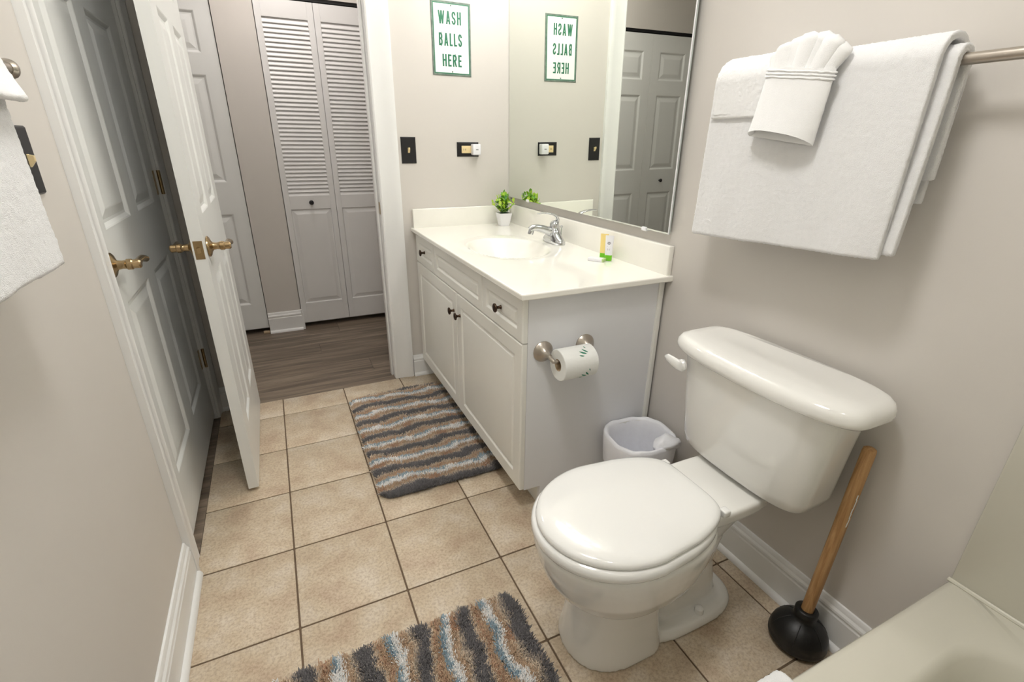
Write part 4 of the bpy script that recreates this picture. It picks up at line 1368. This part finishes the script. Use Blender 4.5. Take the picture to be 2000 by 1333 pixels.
def rug(x0, x1, y0, y1, along, flip, seed, label, count):
    """along: 'x' or 'y' = the long axis, crossed by the stripes"""
    rng = np.random.default_rng(seed)
    cx_, cy_ = (x0 + x1) / 2, (y0 + y1) / 2
    t = thing('bath_rug', (cx_, cy_, 0), label, 'rug', 'striped shaggy bath rugs')
    mb = MB().loft([rrect(x0 + 0.006, x1 - 0.006, y0 + 0.006, y1 - 0.006, 0.0008, 0.04, 8), rrect(x0 + 0.006, x1 - 0.006, y0 + 0.006, y1 - 0.006, 0.006, 0.04, 8)])
    obj('backing', mb, RUGB, t)
    P = np.stack([rng.uniform(x0, x1, count), rng.uniform(y0, y1, count)], 1)
    r = 0.045
    qx = np.maximum(np.abs(P[:, 0] - cx_) - ((x1 - x0) / 2 - r), 0)
    qy = np.maximum(np.abs(P[:, 1] - cy_) - ((y1 - y0) / 2 - r), 0)
    P = P[np.hypot(qx, qy) < r]
    n = len(P)
    L = (x1 - x0) if along == 'x' else (y1 - y0)
    a = (P[:, 0] - x0) if along == 'x' else (P[:, 1] - y0)
    b = (P[:, 1] - y0) if along == 'x' else (P[:, 0] - x0)
    if flip:
        a = L - a
    ph = rng.uniform(0, 6.28, 6)
    wob = 0.010 * np.sin(b * 14 + ph[0] + a * 9) + 0.006 * np.sin(b * 37 + ph[1] + a * 23) + 0.003 * np.sin(b * 83 + ph[2] + a * 41)
    per = L / 6.0
    u = ((a + wob + rng.normal(0, 0.0022, n)) / per + 0.02)
    # last band stays dark at both ends
    f = u - np.floor(u)
    f = np.where(u < 0, 0.0, f)
    col = np.zeros((n, 4))
    for k, (s, name) in enumerate(STRIPES):
        e = STRIPES[k + 1][0] if k + 1 < len(STRIPES) else 1.01
        col[(f >= s) & (f < e)] = RUGCOL[name]
    # streaks of tan and rust mixed into the brown bands
    mixn = np.sin(b * 29 + a * 31 + ph[3]) + 0.7 * np.sin(b * 61 - a * 45 + ph[4])
    sel = (mixn > 0.9) & (f > 0.27) & (f < 0.47)
    col[sel] = RUGCOL['rust']
    sel = (mixn < -0.9) & (f > 0.6) & (f < 0.7)
    col[sel] = RUGCOL['white']
    col[:, :3] *= rng.uniform(0.72, 1.15, n)[:, None]
    edge = np.minimum.reduce([P[:, 0] - x0, x1 - P[:, 0], P[:, 1] - y0, y1 - P[:, 1]])
    hz = (0.0175 + 0.0045 * np.sin(f * 2 * PI * 2 + 0.5) + rng.normal(0, 0.0022, n)) * np.clip(0.62 + edge / 0.03, 0, 1)
    ox = np.clip((x0 + 0.012 - P[:, 0]) / 0.012, 0, 1) * -1 + np.clip((P[:, 0] - x1 + 0.012) / 0.012, 0, 1)
    oy = np.clip((y0 + 0.012 - P[:, 1]) / 0.012, 0, 1) * -1 + np.clip((P[:, 1] - y1 + 0.012) / 0.012, 0, 1)
    lx = rng.normal(0, 0.0045, n) + 0.006 * ox + 0.003 * np.sin(P[:, 0] * 70 + P[:, 1] * 40)
    ly = rng.normal(0, 0.0045, n) + 0.006 * oy + 0.003 * np.sin(P[:, 1] * 66 - P[:, 0] * 35)
    th = rng.uniform(0, 2 * PI, n)
    w0 = 0.0024
    V = np.zeros((n, 6, 3))
    for k in range(3):
        an = th + k * 2 * PI / 3
        V[:, k, 0] = P[:, 0] + w0 * np.cos(an)
        V[:, k, 1] = P[:, 1] + w0 * np.sin(an)
        V[:, k, 2] = 0.004
        V[:, 3 + k, 0] = P[:, 0] + lx + 0.45 * w0 * np.cos(an + 0.5)
        V[:, 3 + k, 1] = P[:, 1] + ly + 0.45 * w0 * np.sin(an + 0.5)
        V[:, 3 + k, 2] = 0.004 + hz
    V[:, :, 0] -= cx_
    V[:, :, 1] -= cy_
    tri = np.array([[0, 1, 4], [0, 4, 3], [1, 2, 5], [1, 5, 4], [2, 0, 3], [2, 3, 5], [3, 4, 5]])
    F = (np.arange(n)[:, None, None] * 6 + tri[None]).reshape(-1, 3)
    me = bpy.data.meshes.new('pile')
    me.vertices.add(n * 6)
    me.vertices.foreach_set('co', V.reshape(-1).astype(np.float32))
    me.loops.add(len(F) * 3)
    me.loops.foreach_set('vertex_index', F.reshape(-1).astype(np.int32))
    me.polygons.add(len(F))
    me.polygons.foreach_set('loop_start', np.arange(0, len(F) * 3, 3, dtype=np.int32))
    me.update(calc_edges=True)
    ca = me.color_attributes.new('Col', 'FLOAT_COLOR', 'POINT')
    c6 = np.repeat(col[:, None, :], 6, 1)
    c6[:, :, 3] = 1
    ca.data.foreach_set('color', c6.reshape(-1).astype(np.float32))
    me.materials.append(RUGM)
    o = bpy.data.objects.new('pile', me)
    COL.objects.link(o)
    o.parent = t
    o['kind'] = 'stuff'
    return t


rug(0.318, 0.818, -1.112, -0.303, 'y', False, 3, 'striped grey, brown and white shaggy rug in front of the vanity', 75000)
rug(-0.232, 0.568, -2.17, -1.662, 'x', True, 4, 'striped shaggy rug in the foreground before the toilet and tub', 90000)

# ================================================================== TUB
tub = thing('bathtub', (0.5, -2.69, 0), 'cream acrylic bathtub at the lower right of the picture', 'bathtub')
TX0, TX1, TYF, TYB = XL + 0.002, XR - 0.002, -2.305, YB + 0.002
TZ_ = 0.392
mb = MB()
def tr(e, z, r=0.012):
    return rrect(TX0 + e * 0.0, TX1 - e * 0.0, TYB, TYF - e, z, r, 8)
def ti(ex, ey0, ey1, z, r):
    return rrect(TX0 + ex, TX1 - ex, TYB + ey0, TYF - ey1, z, r, 8)
mb.loft([tr(0.012, 0.0), tr(0.012, 0.335), tr(0.004, 0.352), tr(0.0, 0.368), tr(0.001, 0.382), tr(0.006, 0.390), tr(0.014, TZ_),
         ti(0.072, 0.06, 0.084, TZ_, 0.12), ti(0.080, 0.068, 0.092, TZ_ - 0.003, 0.12), ti(0.088, 0.075, 0.101, TZ_ - 0.012, 0.12),
         ti(0.102, 0.085, 0.116, TZ_ - 0.06, 0.12), ti(0.14, 0.11, 0.16, 0.12, 0.12), ti(0.19, 0.14, 0.19, 0.075, 0.11), ti(0.26, 0.2, 0.25, 0.06, 0.08)], False, True)
obj('shell', mb, ACRYL, tub, angle=50)
su = thing('tub_surround', (XR, -2.69, 0.4), 'cream wall panels around the bathtub', 'tub surround')
mb = MB()
obj('end_panel', MB().box(XR - 0.012, XR - 0.0005, YB + 0.0005, -2.308, TZ_ + 0.0005, 2.0, 0.004, 2), ACRYL, su)
obj('end_panel', MB().box(XL + 0.0005, XL + 0.012, YB + 0.0005, -2.308, TZ_ + 0.0005, 2.0, 0.004, 2), ACRYL, su)
obj('back_panel', MB().box(XL + 0.0125, XR - 0.0125, YB + 0.0005, YB + 0.012, TZ_ + 0.0005, 2.0, 0.004, 2), ACRYL, su)
mb = MB().tube([(XR - 0.015, -2.306, TZ_ + 0.002), (XR - 0.015, -2.6, TZ_ + 0.002), (XR - 0.015, YB + 0.02, TZ_ + 0.002)], 0.005, 8)
obj('caulk_bead', mb, ACRYL, su)
# bath mat draped over the front rim, only its edge is in the picture
bm_ = thing('bath_mat', (0.55, -2.33, 0.36), 'white folded bath mat over the front edge of the tub', 'bath mat')
obj('cloth', drape(0.0, 0.46, 0, 0, 1, 0.02, 0.012, -0.2, -0.19, 0.0, 31, wave=0.001), TERRY, bm_, angle=90)
m_ = bm_.children[0]
# the drape helper hangs along y: turn it so that it lies across the rim
co = np.zeros(len(m_.data.vertices) * 3, np.float32)
m_.data.vertices.foreach_get('co', co)
co = co.reshape(-1, 3) + np.array(bm_.location)
u, s_, w_ = co[:, 0].copy(), co[:, 1].copy(), co[:, 2].copy()
# profile coordinates (u, w) -> position around the rim
new = np.zeros_like(co)
new[:, 0] = 0.777 - s_
front_side = u > 0
new[:, 1] = np.where(w_ < 0.0, np.where(front_side, -2.302 + (u - 0.02) + 0.008, -2.302 + 0.0 + w_ * 0.55 - 0.012 + 0 * u), -2.302 - 0.012 + u * 1.0)
new[:, 2] = np.where(w_ < 0.0, np.where(front_side, 0.392 + w_, 0.4015 + (-(u + 0.02))), 0.392 + w_ * 0.62)
co2 = (new - np.array(bm_.location)).astype(np.float32)
m_.data.vertices.foreach_set('co', co2.reshape(-1))
m_.data.update()

# ================================================================== LAMPS AND ADDED FILL
vl = thing('vanity_light', (XR, -0.74, 2.1), 'four globe vanity light bar above the mirror', 'lamp')
obj('back_plate', MB().box(XR - 0.03, XR - 0.0005, -1.08, -0.40, 2.10, 2.20, 0.006, 2), NICKEL, vl)
for yy in (-1.0, -0.827, -0.653, -0.48):
    s = obj('socket', MB().lathe((XR - 0.03, yy, 2.15), (-1, 0, 0), [(0.03, 0), (0.028, 0.012), (0.022, 0.03)], 20), NICKEL, vl)
    mb = MB().lathe((XR - 0.105, yy, 2.15), (-1, 0, 0), [(0.05 * math.sin(a) + 1e-4, -0.05 * math.cos(a)) for a in [PI * k / 14 for k in range(15)]], 24)
    obj('globe', mb, GLOBE, s, label='lit white glass globe')


def dome(name, x, y, r, m, label):
    t = thing(name, (x, y, ZC - 0.09), label, 'lamp')
    obj('canopy', MB().lathe((x, y, ZC - 0.0005), (0, 0, -1), [(r * 1.04, 0), (r * 1.06, 0.012), (r * 1.0, 0.02)], 36), NICKEL, t)
    obj('shade', MB().lathe((x, y, ZC - 0.021), (0, 0, -1), [(r * 0.98, 0), (r * 0.95, 0.02), (r * 0.8, 0.045), (r * 0.5, 0.062), (r * 0.01, 0.07)], 36), m, t, label='lit white glass shade')


dome('ceiling_light', 0.3, -1.95, 0.17, DOME, 'flush dome ceiling light in the bathroom')
dome('ceiling_light', 0.3, 0.42, 0.14, HDOME, 'flush dome ceiling light in the hall')
rl_ = thing('fill_light', (0.45, -2.62, ZC - 0.01), 'round fill light added in the ceiling above the tub', 'lamp')  # added fixture: fill from the camera side, standing in for bounced flash
obj('fill_ring', MB().lathe((0.45, -2.62, ZC - 0.0003), (0, 0, -1), [(0.10, 0), (0.10, 0.006), (0.082, 0.009), (0.08, 0.004)], 32, True, False), WHITE, rl_)
obj('lens', MB().lathe((0.45, -2.62, ZC - 0.001), (0, 0, -1), [(0.079, 0), (0.079, 0.004), (0.001, 0.005)], 32), FILL_DISC, rl_)
